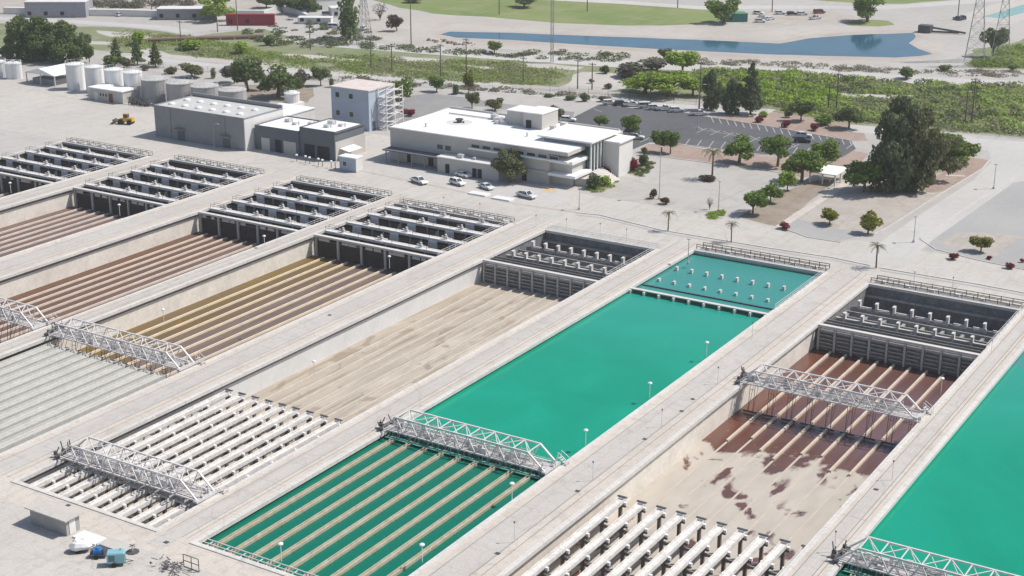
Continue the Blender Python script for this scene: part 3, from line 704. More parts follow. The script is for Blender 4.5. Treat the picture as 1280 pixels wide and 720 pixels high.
# long grey works building
X0, Ya, X1, Yb, H = -314.5, 309.5, -280.3, 326., 9.0
t = bbox_thing('works_building', 'long plain grey building with a pale domed roof, left of the slate block', 'building', X0, Ya, X1, Yb)
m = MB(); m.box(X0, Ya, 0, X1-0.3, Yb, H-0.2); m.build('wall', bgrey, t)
m = MB(); m.box(X1-0.29, Ya+0.01, 0, X1, Yb, H-0.21); m.build('end_wall', bwhite, t)  # sunlit end: its brightness is put into the wall colour
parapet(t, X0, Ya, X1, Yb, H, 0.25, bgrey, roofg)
m = MB(); m.box(X0, Yb-0.5, H+0.26, X1, Yb-0.1, H+1.1); m.build('back_parapet', bgrey, t)
for i in range(12):
    x = X0+3+(i//2)*5.2; y = Ya+(4.2 if i % 2 else 10.5); m = MB(); m.lathe(x, y, [(1.0, H+.02), (1.0, H+.25), (.75, H+.5), (.3, H+.62), (.05, H+.65)], 12); m.build('roof_dome', white, t)
for xx in (X0+8.0, X0+25.2):
    m = MB(); m.box(xx, Ya-1.3, 3.2, xx+4, Ya-0.003, 3.45); m.build('canopy', bgrey, t)
    m = MB(); m.box(xx+0.6, Ya-0.06, 0.02, xx+3.4, Ya-.003, 3.1); m.build('door', bdark, t)
m = MB(); m.box(X0+6.2, Ya-0.05, 0, X0+6.4, Ya-0.002, H-0.3); m.build('wall_joint', bdark, t); m = MB(); m.box(X0+27.0, Ya-0.05, 0, X0+27.2, Ya-0.002, H-0.3); m.build('wall_joint', bdark, t)

# slate block: low wing and taller cube
t = bbox_thing('slate_building', 'low slate grey building with white roofs and dark doors between grey hall and blue tower', 'building', -280, 313, -251.8, 326.5)
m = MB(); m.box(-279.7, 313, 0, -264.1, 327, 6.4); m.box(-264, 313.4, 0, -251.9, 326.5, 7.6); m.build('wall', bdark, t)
m = MB(); m.box(-251.88, 313.42, 0, -251.6, 326.5, 5.2); m.build('side_wall', bcream, t)  # sunlight on this side is painted in as a paler wall
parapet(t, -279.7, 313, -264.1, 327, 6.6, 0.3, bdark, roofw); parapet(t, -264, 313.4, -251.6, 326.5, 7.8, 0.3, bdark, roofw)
m = MB(); 
for (x, y, s) in ((-258, 318, .7), (-255.5, 321, .6), (-259.5, 322, .9), (-271, 320, .6), (-275, 322, .8), (-268, 323, .5)):
    zz = 7.82 if x > -264 else 6.62; m = MB(); m.box(x-s, y-s, zz, x+s, y+s, zz+s*1.1); m.build('roof_unit', steel, t); m = MB(); m.cyl(x+1.4, y, zz, zz+1.1, 0.18, 8); m.build('roof_vent', steel, t)
for xx, ww, mm in ((-277.5, 3, bcream), (-272.5, 2.2, dark), (-269.5, 4.4, bcream), (-262.5, 3.6, dark), (-258, 4.2, dark)):
    d = MB(); y = 313 if xx < -264 else 313.4; d.box(xx, y-0.08, 0.02, xx+ww, y-0.003, 3.6); d.build('door', mm, t)
m = MB(); m.loft([[(-251.4, 315, 3.2), (-248.4, 315, 2.6), (-248.4, 321, 2.6), (-251.4, 321, 3.2)], [(-251.4, 315, 3.35), (-248.4, 315, 2.75), (-248.4, 321, 2.75), (-251.4, 321, 3.35)]]); m.build('canopy', roofw, t)
for i in range(7):
    x, y = at(377+i*8+(i % 2)*3, 200+i*1.6)
    tt = thing('vent_pipe', 'white capped vent pipe by the slate building, %s from the left' % ORD[i], 'pipe', (x, y-2, 0), group='white capped vent pipes'); m = MB(); m.tube((0, 0, 0), (0, 0, 1.7), 0.09, 6); m.build('pipe', steel_d, tt, local=True)
    m = MB(); m.lathe(0, 0, [(.1, 1.6), (.36, 1.65), (.36, 1.95), (.1, 2.1)], 8); m.build('cap', lampw, tt, local=True)

# pale blue tower with outside stair
X0, Ya, X1, Yb, H = -279.5, 347., -265.7, 359.5, 12.0
t = bbox_thing('stair_tower', 'pale blue square tower with rusty white roof and outside stairs', 'building', X0, Ya, X1, Yb)
m = MB(); m.box(X0, Ya, 0, X1, Yb, H-0.2); m.build('wall', bblue, t); m = MB(); m.box(X0-0.25, Ya-0.25, H-0.2, X1+0.25, Yb+0.25, H+0.15); m.build('roof', rust_roof, t)
for xx in (X0+1.6, X0+6.6):
    for zz in (3.6, 9.0): window(t, xx, xx+1.5, Ya, zz, zz+1.5, frame=bwhite)
m = MB(); m.box(X1+.003, Ya+1.6, 0.02, X1+0.06, Ya+2.9, 2.6); m.build('door', bdark, t)
st = MB()
for px_, py_ in ((X1+0.4, Yb-8.5), (X1+3.4, Yb-8.5), (X1+0.4, Yb-0.4), (X1+3.4, Yb-0.4)): st.beam((px_, py_, 0), (px_, py_, 12.2), 0.25)
for l in range(5):
    z = 2.4*l; 
    if l: st.box(X1+0.2, Yb-8.7, z, X1+3.5, Yb-7.2, z+0.12); st.box(X1+0.2, Yb-1.6, z+1.2, X1+3.5, Yb-0.2, z+1.32)
    st.beam((X1+1.0, Yb-7.4, z), (X1+1.0, Yb-1.4, z+1.2), 0.28); st.beam((X1+2.6, Yb-1.4, z+1.2), (X1+2.6, Yb-7.4, z+2.4), 0.28)
    for xx in (X1+0.4, X1+3.4):
        st.beam((xx, Yb-8.5, z+1.1), (xx, Yb-.4, z+2.3), 0.14); st.beam((xx, Yb-8.5, z), (xx, Yb-.4, z), 0.12)
    st.beam((X1+.4, Yb-8.5, z), (X1+3.4, Yb-8.5, z+2.4), 0.13)
st.build('outside_stair', steel_w, t)
# main office building
X0, Ya, X1, Yb, H = -240.5, 323.2, -184.6, 352., 9.0
t = bbox_thing('office_building', 'large cream office building with flat bright white roofs and glazed entrance wing', 'building', X0, Ya, X1, Yb)
m = MB(); m.box(X0, Ya, 0, X1-6, Yb, H-0.9); m.box(X1-6, Ya+1.5, 0, X1, Yb-8, H-3.2); m.build('wall', bcream, t)
m = MB(); m.box(X0-0.3, Ya-0.35, H-0.9, X1-0.2, Yb+0.3, H-0.0); m.build('roof_band', bcream, t)
m = MB(); m.box(X0, Ya, H+.001, X1-0.5, Yb, H+0.08); m.build('roof', roofw, t)
m = MB(); m.box(X1-6, Ya+0.2, H-3.2, X1+0.8, Ya+14, H-2.4); m.box(X1-18, Ya-1.0, H-2.6, X1-0.0, Ya-0.02, H-2.2); m.box(X1-30, Ya-1.0, H-2.6, X1-18.3, Ya-0.02, H-2.2); m.box(X1-5.8, Ya-0.8, 2.6, X1+2.2, Ya+8, 3.3); m.build('ledge', roofw, t)
m = MB(); m.box(X1-20, Ya-0.5, 2.9, X1-6.05, Ya-0.02, 3.4); m.build('string_course', bcream, t)
for i in range(8): window(t, X1-29.5+i*3.4, X1-27+i*3.4, Ya, 6.5, 7.6, frame=bwhite)
for i in range(2): window(t, X1-40.5+i*2.6, X1-38.6+i*2.6, Ya, 4.9, 6.2, frame=bwhite)
m = MB(); m.box(X0+0.0, Ya-3.8, 3.3, X0+18.5, Ya-0.02, 3.65); m.build('canopy', bdark, t)
for xx in (X0+5.5, X0+12.5): door(t, xx, xx+1.6, Ya, 2.6)
door(t, X1-14, X1-12.6, Ya, 2.6)
m = MB()
for i in range(5): m = MB(); m.box(X0+1+i*4.2, Ya-3.7, 0, X0+1.25+i*4.2, Ya-3.45, 3.3); m.build('canopy_post', bgrey, t)
for i in range(7):
    m = MB(); m.box(X0+4+i*7.3, Ya+.4, H+.081, X0+4.12+i*7.3, Yb-.3, H+.13); m.build('roof_seam', mat('seam_grey', (.62, .61, .59), .8), t)
m = MB(); m.box(X0+.3, Yb-.6, H+.081, X1-1, Yb-.1, H+.55); m.build('back_kerb', bcream, t)
m = MB(); m.tube((-236, 345, 9.35), (-219, 345, 9.35), .18, 8); m.tube((-219, 345, 9.35), (-219, 349, 9.35), .18, 8); m.build('roof_duct', steel, t)
# entrance wing
ent = MB(); ent.box(-197, 331.5, 9.09, -183.2, 345, 10.1); ent.build('entry_clerestory', bgrey, t)
m = MB(); m.box(-198.5, 330.6, 10.1, -182.3, 346.2, 10.5); m.box(-184.0, 338.5, 9.0, -178.3, 347, 9.35); m.build('entry_roof', roofw, t)
m = MB(); m.box(-184.5, 331.5, 2.0, -183.3, 338.5, 8.9); m.build('glass_wall', gglass, t)
m = MB()
for i in range(5): m = MB(); m.box(-183.28, 331.5+i*1.7, 0.5, -182.9, 331.9+i*1.7, 10.08); m.build('entry_column', bwhite, t)
m = MB(); m.box(-183.9, 339.0, 0, -178.8, 346.6, 9.0); m.build('side_wing', bwhite, t)
m = MB()
for i in range(9): m.box(-182.8+i*0.62, 331.6, 0, -182.18+i*0.62, 337.0, 2.6-i*0.29)
m.build('front_steps', conc_l, t)
m = MB(); m.box(-184.5, 326, 0, -180.5, 331, 2.0); m.build('planter_wall', bcream, t)
# roof penthouse and units
m = MB(); m.box(-215.5, 343, 9.09, -209.5, 350, 12.8); m.box(-209.5, 341.5, 9.09, -203.6, 350, 13.2); m.build('penthouse', bcream, t)
m = MB(); m.box(-215.7, 342.8, 12.8, -209.7, 350.2, 13.0); m.box(-209.7, 341.2, 13.2, -203.4, 350.2, 13.45); m.build('penthouse_roof', roofw, t)
m = MB(); m.box(-208.6, 341.44, 9.1, -206.9, 341.496, 11.3); m.build('door', dark, t)
m = MB()
for (x, y, s, h) in ((-219, 344, 1.0, 1.2), (-221.5, 346, .8, 1.4), (-217.6, 347, .7, 1.8), (-217.8, 341.5, .6, .8), (-201, 343, .7, 1.2), (-200, 347, .8, 1.4), (-232, 328, .2, 1.1), (-203, 333, .2, 1.0)): m = MB(); m.box(x-s, y-s, 9.09, x+s, y+s, 9.09+h); m.build('roof_unit', steel, t)
m = MB(); m.lathe(-227.5, 337.5, [(.7, 9.09), (.7, 9.6), (1.1, 9.8), (1.1, 10.1), (.2, 10.3)], 14); m.cyl(-226.2, 337.5, 9.09, 9.5, .3); m.build('roof_fan', steel_d, t)
m = MB(); m.cyl(-227.5, 337.5, 9.082, 9.088, 3.6, 24); m.build('fan_stain', mat('dusty_white', (.60, .58, .56), .9), t)
# annex in front
t = bbox_thing('annex', 'low cream annex with pale roof built against the office front', 'building', -222, 318.8, -203, 323)
m = MB(); m.box(-222, 318.8, 0, -203, 322.8, 4.0); m.build('wall', bcream, t); m = MB(); m.box(-222.2, 318.5, 4.0, -202.8, 322.82, 4.25); m.build('roof', bwhite, t)
for xx in (-219.5, -211, -209.4): door(t, xx, xx+1.3, 318.8, 2.5)
m = MB(); m.box(-216.5, 320, 4.26, -215, 321.5, 5.2); m.build('roof_unit', steel, t); m = MB(); m.box(-212, 320.5, 4.26, -211.2, 321.3, 4.9); m.build('roof_unit', steel, t)
# white kiosk
t = bbox_thing('kiosk', 'small white windowed hut on the yard in front of the slate building', 'hut', -245, 306.5, -239.6, 309.4)
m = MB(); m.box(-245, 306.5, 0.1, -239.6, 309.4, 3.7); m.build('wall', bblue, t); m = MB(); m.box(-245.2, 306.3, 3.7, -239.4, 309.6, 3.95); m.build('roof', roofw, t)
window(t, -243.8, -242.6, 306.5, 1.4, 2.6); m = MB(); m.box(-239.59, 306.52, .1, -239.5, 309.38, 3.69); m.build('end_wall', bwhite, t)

# tanks
def tank(x, y, r, h, lab, m_, grp, pipe=True):
    t = thing('storage_tank', lab, 'tank', (x, y, 0), group=grp)
    b = MB(); b.lathe(0, 0, [(r, 0), (r, h)], 28); b.build('shell', m_, t, local=True, smooth=False)
    b = MB(); b.lathe(0, 0, [(r+0.12, h-.1), (r+0.12, h+.12), (r*.55, h+.5), (.3, h+.7), (.05, h+.72)], 28); b.build('tank_roof', m_ if m_ != tankg else mat('tank_roof_grey', (.46, .455, .44), .8), t, local=True)
    b = MB()
    for i in range(16):
        a = 2*math.pi*i/16; b.tube((r*math.cos(a), r*math.sin(a), h), (r*math.cos(a), r*math.sin(a), h+1.1), .04, 4)
        a2 = 2*math.pi*(i+1)/16; b.tube((r*math.cos(a), r*math.sin(a), h+1.1), (r*math.cos(a2), r*math.sin(a2), h+1.1), .04, 4)
    b.build('hand_rail', steel if m_ == tankg else steel_w, t, local=True)
    b = MB(); 
    for q in (-.25, .25): b.tube((r+.2, q, 0), (r+.2, q, h+1), .04, 4)
    for q in range(int(h/.6)): b.tube((r+.2, -.25, .4+q*.6), (r+.2, .25, .4+q*.6), .03, 4)
    b.build('ladder', steel_w, t, local=True)
for i, x in enumerate((-386.5, -377.5, -368.5, -360.)): tank(x, 346, 3.0, 8.3, 'tall white storage tank, %s from the left of the row of four' % ORD[i], white, 'row of four white tanks')
for i, x in enumerate((-351., -340., -329.5, -318.)): tank(x, 346.5, 4.3, 7.0, 'squat grey storage tank, %s from the left behind the long grey building' % ORD[i], tankg, 'row of four grey tanks')
for i, (px_, py_) in enumerate(((3, 96), (14, 98), (22, 98))):
    x, y = at(px_, py_); tank(x, y, 1.7, 5.2, 'slim white tank in the far left corner, %s from the left' % ORD[i], white, 'slim white tanks at the left edge')
t = bbox_thing('pump_house', 'low white pump house in front of the tall white tanks', 'building', -370, 336.5, -355.3, 342.5)
m = MB(); m.box(-370, 336.5, 0, -355.3, 342.5, 3.8); m.build('wall', bcream, t); m = MB(); m.box(-370.4, 336.1, 3.8, -355, 342.9, 4.1); m.build('roof', roofw, t)
door(t, -361.5, -359.7, 336.5, 2.8, mat('red_brown_door', (.2, .08, .06), .8)); door(t, -368, -366.4, 336.5, 2.6, bwhite)
for i in range(3): window(t, -365.6+i*1.3, -364.7+i*1.3, 336.5, 1.6, 2.6)
t = bbox_thing('machine_rack', 'cluster of grey pipes and pump skids right of the white pump house', 'machinery', -354, 336, -346, 341)
m = MB(); 
for i in range(9):
    x = -353.5+i*0.9; m.tube((x, 337, 0), (x, 337+random.uniform(0, 2), random.uniform(1, 2.6)), .14, 6); m.box(x, 338, 0, x+.6, 339, random.uniform(.5, 1.6))
m.tube((-354, 337.2, 1.8), (-346, 337.2, 1.8), .15, 6); m.tube((-354, 337.2, 2.3), (-346, 338.2, 2.3), .1, 6); m.build('pipe_skid', steel_d, t)
t = bbox_thing('shade_shed', 'open white gabled shed left of the tall white tanks', 'shed', -409, 344, -395, 355)
m = MB(); gx0, gx1, gy0, gy1 = -409., -394.5, 344., 356.
m.loft([[(gx0, gy0, 3.6), (gx1, gy0, 3.6), (gx1, gy0, 3.75), ((gx0+gx1)/2, gy0, 5.6), (gx0, gy0, 3.75)], [(gx0, gy1, 3.6), (gx1, gy1, 3.6), (gx1, gy1, 3.75), ((gx0+gx1)/2, gy1, 5.6), (gx0, gy1, 3.75)]]); m.build('roof', roofw, t)
m = MB()
for x in (gx0+.4, (gx0+gx1)/2, gx1-.4):
    for y in (gy0+.4, gy1-.4): m = MB(); m.box(x-.15, y-.15, 0, x+.15, y+.15, 3.6); m.build('post', steel, t)
m = MB(); m.box(gx0+2, gy0+1.5, 0, gx1-2, gy1-2, 1.8); m.build('low_wall', bgrey, t)
# little silo behind slate block
x, y = at(366, 142); t = thing('vent_silo', 'short white silo on a box base behind the slate building', 'silo', (x, y, 0))
m = MB(); m.box(-2.6, -2.6, 0, 2.6, 2.6, 3.6); m.build('base_box', bwhite, t, local=True); m = MB(); m.lathe(0, 0, [(2.3, 3.6), (2.3, 6.3), (2.5, 6.5), (.8, 7.2), (.1, 7.3)], 18); m.build('silo_body', bwhite, t, local=True)
m = MB(); m.box(-1.6, -2.66, 0.4, 1.2, -2.61, 2.6); m.build('louvre', dark, t, local=True)
m = MB(); 
for i in range(10):
    a = i*.628; m.tube((2.2*math.cos(a), 2.2*math.sin(a), 6.5), (2.2*math.cos(a), 2.2*math.sin(a), 7.6), .05, 4)
m.build('roof_rail', steel, t, local=True)
# storage sheds behind slate block (white low roofs)
for (pxs, lab, hh) in (([(322, 140), (352, 146), (383, 133), (350, 129)], 'flat white roofed store behind the slate building', 4.0),):
    P = [at(a, c, hh) for a, c in pxs]; xs_ = [p[0] for p in P]; ys_ = [p[1] for p in P]; x0, x1, y0, y1 = min(xs_), max(xs_), min(ys_), max(ys_)
    x1 = min(x1, -281.); 
    t = bbox_thing('store_building', lab, 'building', x0, y0, x1, y1); m = MB(); m.box(x0, y0, 0, x1, y1, hh-.3); m.build('wall', bwhite, t); m = MB(); m.box(x0-.2, y0-.2, hh-.3, x1+.2, y1+.2, hh); m.build('roof', roofw, t)

# white picnic shelter
t = thing('shelter', 'white flat roofed shelter on posts beside the footpath', 'shelter', (-131, 364.5, 0))
m = MB(); m.box(-135, 360, 2.7, -127.6, 369.4, 2.95); m.build('roof', roofw, t)
for (x, y) in ((-134.7, 360.4), (-131.3, 360.4), (-128, 360.4), (-134.7, 369), (-128, 369), (-128, 364.5)):
    m = MB(); m.box(x-.17, y-.17, 0, x+.17, y+.17, 2.7); m.build('post', bwhite, t)
m = MB(); m.box(-133.5, 363, .7, -130, 364, .8); m.box(-133.3, 363.2, 0, -133, 363.8, .7); m.box(-130.6, 363.2, 0, -130.3, 363.8, .7); m.build('table', bwhite, t)

# bottom-left shed
t = thing('store_shed', 'beige flat roofed shed on the apron near the bottom left corner', 'shed', (-154.5, 127.3, 0))
m = MB(); m.box(-158.2, 126.0, 0, -151.0, 128.4, 2.45); m.build('wall', mat('shed_wall', (.34, .335, .32), .85), t)
m = MB(); m.box(-158.7, 125.5, 2.45, -150.5, 128.9, 2.62); m.build('roof', conc, t)
m = MB(); m.box(-150.98, 126.5, .05, -150.93, 127.6, 2.1); m.build('door', bwhite, t)

# ------------------------------------------------------------------ small yard machines, bottom left
def cart(px_, py_, lab, name, bodyf, ang):
    x, y = at(px_, py_); t = thing(name, lab, 'machine', (x, y, 0), ang)
    bodyf(t)
    for sy in (-.75, .75):
        w = MB(); w.tube((-.2, sy-.1, .35), (-.2, sy+.1, .35), .35, 14); w.build('wheel', black, t, local=True)
    d = MB(); d.box(-1.2, -.6, .45, 1.2, .6, .55); d.tube((1.2, -.4, .5), (2.2, 0, .45), .05, 5); d.tube((1.2, .4, .5), (2.2, 0, .45), .05, 5); d.build('chassis', steel_d, t, local=True)
    return t
def comp(t):
    m = MB(); m.loft([[(-1.15, -.7, .56), (1.15, -.7, .56), (1.15, .7, .56), (-1.15, .7, .56)], [(-1.15, -.7, 1.9), (1.15, -.7, 1.9), (1.15, .7, 1.9), (-1.15, .7, 1.9)], [(-1.05, -.6, 2.05), (1.05, -.6, 2.05), (1.05, .6, 2.05), (-1.05, .6, 2.05)]]); m.build('cabinet', teal, t, local=True)
    m = MB()
    for i in range(5): m.box(-.9, -.73, .9+i*.18, -.1, -.702, 1.0+i*.18)
    m.box(1.152, -.4, .8, 1.17, .4, 1.5); m.build('louvre', steel_d, t, local=True)
    m = MB(); m.tube((.6, .2, 2.05), (.6, .2, 2.35), .06, 6); m.build('exhaust', steel_d, t, local=True)
def engine(t):
    m = MB(); m.box(-.7, -.4, .56, .5, .4, 1.2); m.cyl(0, 0, 1.2, 1.45, .3, 10); m.build('engine_block', blue, t, local=True)
    m = MB(); m.box(.55, -.45, .56, .75, .45, 1.3); m.tube((-1.0, -.3, .9), (-.7, .3, 1.1), .15, 6); m.tube((-.3, .45, 1.1), (-.3, .55, 1.7), .06, 6); m.build('radiator', steel_d, t, local=True)
def tarped(t):
    m = MB(); r2 = random.Random(3)
    rings = []
    for z, s in ((.5, 1.0), (.9, 1.05), (1.4, .85), (1.75, .45)):
        rings.append([((1.5*s+r2.uniform(-.15, .15))*math.cos(a), (.95*s+r2.uniform(-.15, .15))*math.sin(a), z+r2.uniform(-.12, .12)) for a in [2*math.pi*i/10 for i in range(10)]])
    m.loft(rings); m.build('tarpaulin', white, t, local=True)
cart(146, 706, 'teal wheeled compressor cabinet at the right of the three carts', 'air_compressor', comp, R(40))
cart(124, 696, 'blue engine on a small wheeled trailer between the white and teal carts', 'engine_cart', engine, R(35))
cart(101, 689, 'white tarpaulin covered trailer left of the blue engine', 'covered_trailer', tarped, R(35))
x, y = at(112, 673); t = thing('panel_sheet', 'white flat panel lying on the apron behind the covered trailer', 'panel', (x, y, 0), R(0)); m = MB(); m.box(-2.2, -1.1, .05, 2.2, 1.1, .2); m.build('panel', white, t, local=True)
x, y = at(127, 687); t = thing('steel_plate', 'dark flat grating lying behind the blue engine cart', 'grating', (x, y, 0)); m = MB(); m.box(-1.2, -.8, .02, 2.2, .8, .12); m.build('plate', steel_d, t, local=True)
x, y = at(222, 712); t = thing('scrap_pile', 'tangle of dark scrap steel beside a brown frame near the bottom edge', 'scrap heap', (x, y, 0))
m = MB(); r2 = random.Random(9)
for i in range(70):
    a = (r2.gauss(-.8, 1.5), r2.gauss(-.3, .7), r2.uniform(0, .9)); m.tube(a, (a[0]+r2.uniform(-1, 1), a[1]+r2.uniform(-.6, .6), max(.02, a[2]+r2.uniform(-.6, .5))), r2.uniform(.03, .08), 4); m.build('scrap_bar', mat('scrap_metal', (.16, .145, .16), .6, .4, 2), t, local=True); m = MB()
m = MB()
for xx in (.5, 1.9, 3.2): m.beam((xx-.3, 1.0, 0), (xx-.3, 1.0, 1.9), .08)
for zz in (.1, 1.0, 1.9): m.beam((.2, 1.0, zz), (2.9, 1.0, zz), .08)
m.build('frame', steel_b, t, local=True)
# floodlight lamp by the basin's front corner
for (px_, py_, lab) in ((166, 690, 'small grey valve stand on the apron right of the teal compressor'),):
    x, y = at(px_, py_); t = thing('valve_stand', lab, 'valve', (x, y, 0)); m = MB(); m.tube((0, 0, 0), (0, 0, 1.0), .08, 6); m.build('stem', steel, t, local=True)
    m = MB(); m.tube((-.5, 0, 1), (.5, 0, 1), .06, 6); m.tube((0, -.5, 1), (0, .5, 1), .06, 6); m.lathe(0, 0, [(.9, .01), (.9, .1), (.2, .2)], 10); m.build('hand_wheel', steel_d, t, local=True)

# ------------------------------------------------------------------ vehicles
carpaint = {}
def cpaint(n, c):
    return mat('car_'+n, c, 0.3, 0.03, 1.0, 0.0, coord='obj')
def car(kind, colname, col):
    "local x forward, returns root at origin"
    t = thing('parked_car', 'x', 'car')
    if kind == 'pickup': t.name = 'pickup_truck'
    P = cpaint(colname, col); Lc = {'sedan': 4.7, 'suv': 4.8, 'pickup': 5.7, 'van': 5.4}[kind]; h = Lc/2; W = .93
    prof = {'sedan': [(-h, .35), (-h-.02, .75), (-h+.15, .98), (-h+1.1, 1.0), (h-1.3, .98), (h-.25, .82), (h, .6), (h-.03, .32)],
            'suv': [(-h, .4), (-h-.02, .9), (-h+.1, 1.1), (h-1.2, 1.08), (h-.2, .95), (h, .7), (h-.03, .38)],
            'pickup': [(-h, .5), (-h, 1.05), (-h+2.1, 1.05), (h-1.3, 1.1), (h-.2, 1.0), (h, .75), (h-.03, .45)],
            'van': [(-h, .4), (-h, 1.1), (h-.9, 1.1), (h-.2, .95), (h, .7), (h-.03, .38)]}[kind]
    m = MB(); m.loft([[(x, -W+.08, z) for x, z in prof], [(x, -W, z*.93+.04) for x, z in prof], [(x, W, z*.93+.04) for x, z in prof], [(x, W-.08, z) for x, z in prof]]); body = m.build('body', P, t, local=True)
    gx = {'sedan': (-h+.65, -h+1.35, h-2.2, h-1.35, 1.42), 'suv': (-h+.12, -h+.5, h-2.1, h-1.3, 1.72), 'pickup': (-.55, -.35, h-2.35, h-1.5, 1.78), 'van': (-h+.05, -h+.2, h-1.6, h-.85, 2.0)}[kind]
    x0, x1, x2, x3, zt = gx; zb = 1.0 if kind != 'pickup' else 1.06
    m = MB(); m.loft([[(x0, -W+.07, zb-.05), (x3, -W+.07, zb-.05), (x3, W-.07, zb-.05), (x0, W-.07, zb-.05)], [(x1, -W+.22, zt-.05), (x2, -W+.22, zt-.05), (x2, W-.22, zt-.05), (x1, W-.22, zt-.05)]]); m.build('window_band', glass, t, local=True)
    m = MB(); m.loft([[(x1-.04, -W+.2, zt-.049), (x2+.04, -W+.2, zt-.049), (x2+.04, W-.2, zt-.049), (x1-.04, W-.2, zt-.049)], [(x1+.08, -W+.3, zt+.02), (x2-.08, -W+.3, zt+.02), (x2-.08, W-.3, zt+.02), (x1+.08, W-.3, zt+.02)]])
    for yy in (-1, 1):
        xm = (x1+x2)/2
        for a, b_ in ((x0+.02, x1), (xm, xm), (x3-.02, x2)): m.beam((a, yy*(W-.05), zb-.04), (b_, yy*(W-.2), zt-.03), .08)
    m.build('roof', P, t, local=True)
    if kind == 'pickup':
        m = MB(); m.box(-h+.15, -W+.2, 1.052, -.75, W-.2, 1.075); m.build('load_bed', dark, t, local=True)
    for sx in (-h+.95, h-.95):
        for sy in (-1, 1):
            m = MB(); m.tube((sx, sy*(W-.2), .34), (sx, sy*(W+.02), .34), .34, 14); w = m.build('wheel', black, t, local=True)
            m = MB(); m.tube((sx, sy*(W+.021), .34), (sx, sy*(W+.035), .34), .2, 10); m.build('rim', chrome, w, local=True)
    for sy in (-.65, .65):
        m = MB(); m.box(h-.1, sy-.2, .62, h+.015, sy+.2, .78); m.build('headlight', lampw, t, local=True)
        m = MB(); m.box(-h-.03, sy-.18, .75, -h+.1, sy+.18, .92); m.build('tail_light', mat('tail_red', (.35, .01, .01), .3), t, local=True)
    return t
WHT = (.75, .75, .75); SIL = (.45, .46, .47); DRK = (.04, .05, .08); RED = (.25, .02, .02)
protos = {}
def put_car(kind, cn, col, px_, py_, head, lab, grp=None, s=1.0, world=None):
    key = (kind, cn)
    if key not in protos: protos[key] = car(kind, cn, col)
    x, y = world or at(px_, py_)
    o = dup(protos[key], (x, y, 0.02), head, lab, grp, (s, s, s)); o['category'] = {'pickup': 'pickup truck', 'van': 'van'}.get(kind, 'car')
for args in (
 ('pickup', 'white', WHT, 524, 229, R(-20), 'white pickup truck alone at the left end of the yard row'),
 ('sedan', 'white', WHT, 579, 221, R(-14), 'white car parked closest to the cream annex wall'),
 ('suv', 'white', WHT, 572, 231, R(-16), 'white car parked just in front of the one by the annex'),
 ('sedan', 'pearl', (.66, .66, .67), 608, 236, R(-20), 'white car between the tree and the white lids on the yard'),
 ('pickup', 'silver', (.62, .63, .65), 658, 247, R(-12), 'white pickup truck at the right end of the yard row'),
): put_car(*args, grp='white vehicles before the office building')
row = [(762, 131, 'suv', 'white', WHT), (777, 132, 'suv', 'dark', DRK), (790, 133, 'pickup', 'white', WHT), (808, 135, 'van', 'white', WHT), (818, 137, 'suv', 'silver', SIL), (831, 138, 'pickup', 'white', WHT), (846, 140, 'suv', 'white', WHT), (874, 144, 'pickup', 'white', WHT)]
for i, (a, c, kd, cn, cl) in enumerate(row):
    put_car(kd, cn, cl, a, c, R(38), '%s %s in the car park top row, %s from the left' % ({'white': 'white', 'dark': 'dark', 'silver': 'silver'}[cn], kd if kd != 'suv' else 'estate car', ORD[i]), 'vehicles in the top row of the car park')
put_car('suv', 'silver', SIL, 1004, 172, R(20), 'silver estate car parked above the dark one in the striped car park', 'pair of cars in the striped car park')
put_car('suv', 'dark', DRK, 1003, 178, R(20), 'dark blue car parked below the silver one in the striped car park', 'pair of cars in the striped car park')
for i, (a, c, cn, cl) in enumerate(((702, 150, 'silver', SIL), (710, 152, 'white', WHT), (752, 166, 'white', WHT), (775, 170, 'white', WHT), (795, 174, 'silver', SIL), (790, 168, 'dark', DRK))):
    put_car('suv', cn, cl, a, c, R(20), '%s car partly hidden behind the office building, %s from the left' % (cn, ORD[i]), 'cars behind the office building')
put_car('sedan', 'red', RED, 508, 142, R(30), 'dark red car under the round tree beside the blue tower')
put_car('sedan', 'red2', (.3, .03, .03), 512, 144, R(30), 'red car half shaded beside the outside stairs') if False else None
for i, (a, c, kd, cn, cl) in enumerate(((948, 18, 'suv', 'white', WHT), (953, 23, 'sedan', 'white', WHT), (950, 28, 'suv', 'white', WHT), (975, 18, 'suv', 'white', WHT), (990, 19, 'suv', 'dark', DRK), (1003, 19, 'suv', 'white', WHT), (1024, 17, 'van', 'red', RED), (1019, 24, 'pickup', 'white', WHT), (962, 25, 'sedan', 'white', WHT))):
    put_car(kd, cn, cl, a, c, R(10+i*7), '%s %s on the bare ground right of the green container, %s of nine' % (cn, {'suv': 'estate car', 'sedan': 'saloon car'}.get(kd, kd), ORD[i]), 'vehicles parked beyond the pond')
for i, (a, c, cn, cl) in enumerate(((410, 20, 'white', WHT), (418, 35, 'white', WHT), (432, 37, 'white', WHT), (441, 38, 'silver', SIL), (152, 20, 'white', WHT), (455, 37, 'white', WHT), (1203, 24, 'dark', DRK), (1197, 25, 'dark', DRK))):
    put_car('van' if i < 2 else 'suv', cn, cl, a, c, R(5+20*i), '%s vehicle far off near the top %s, %s of the strays' % (cn, 'right' if a > 1000 else 'left', ORD[i]), 'stray vehicles near the top edge')
for p in protos.values(): drop(p)
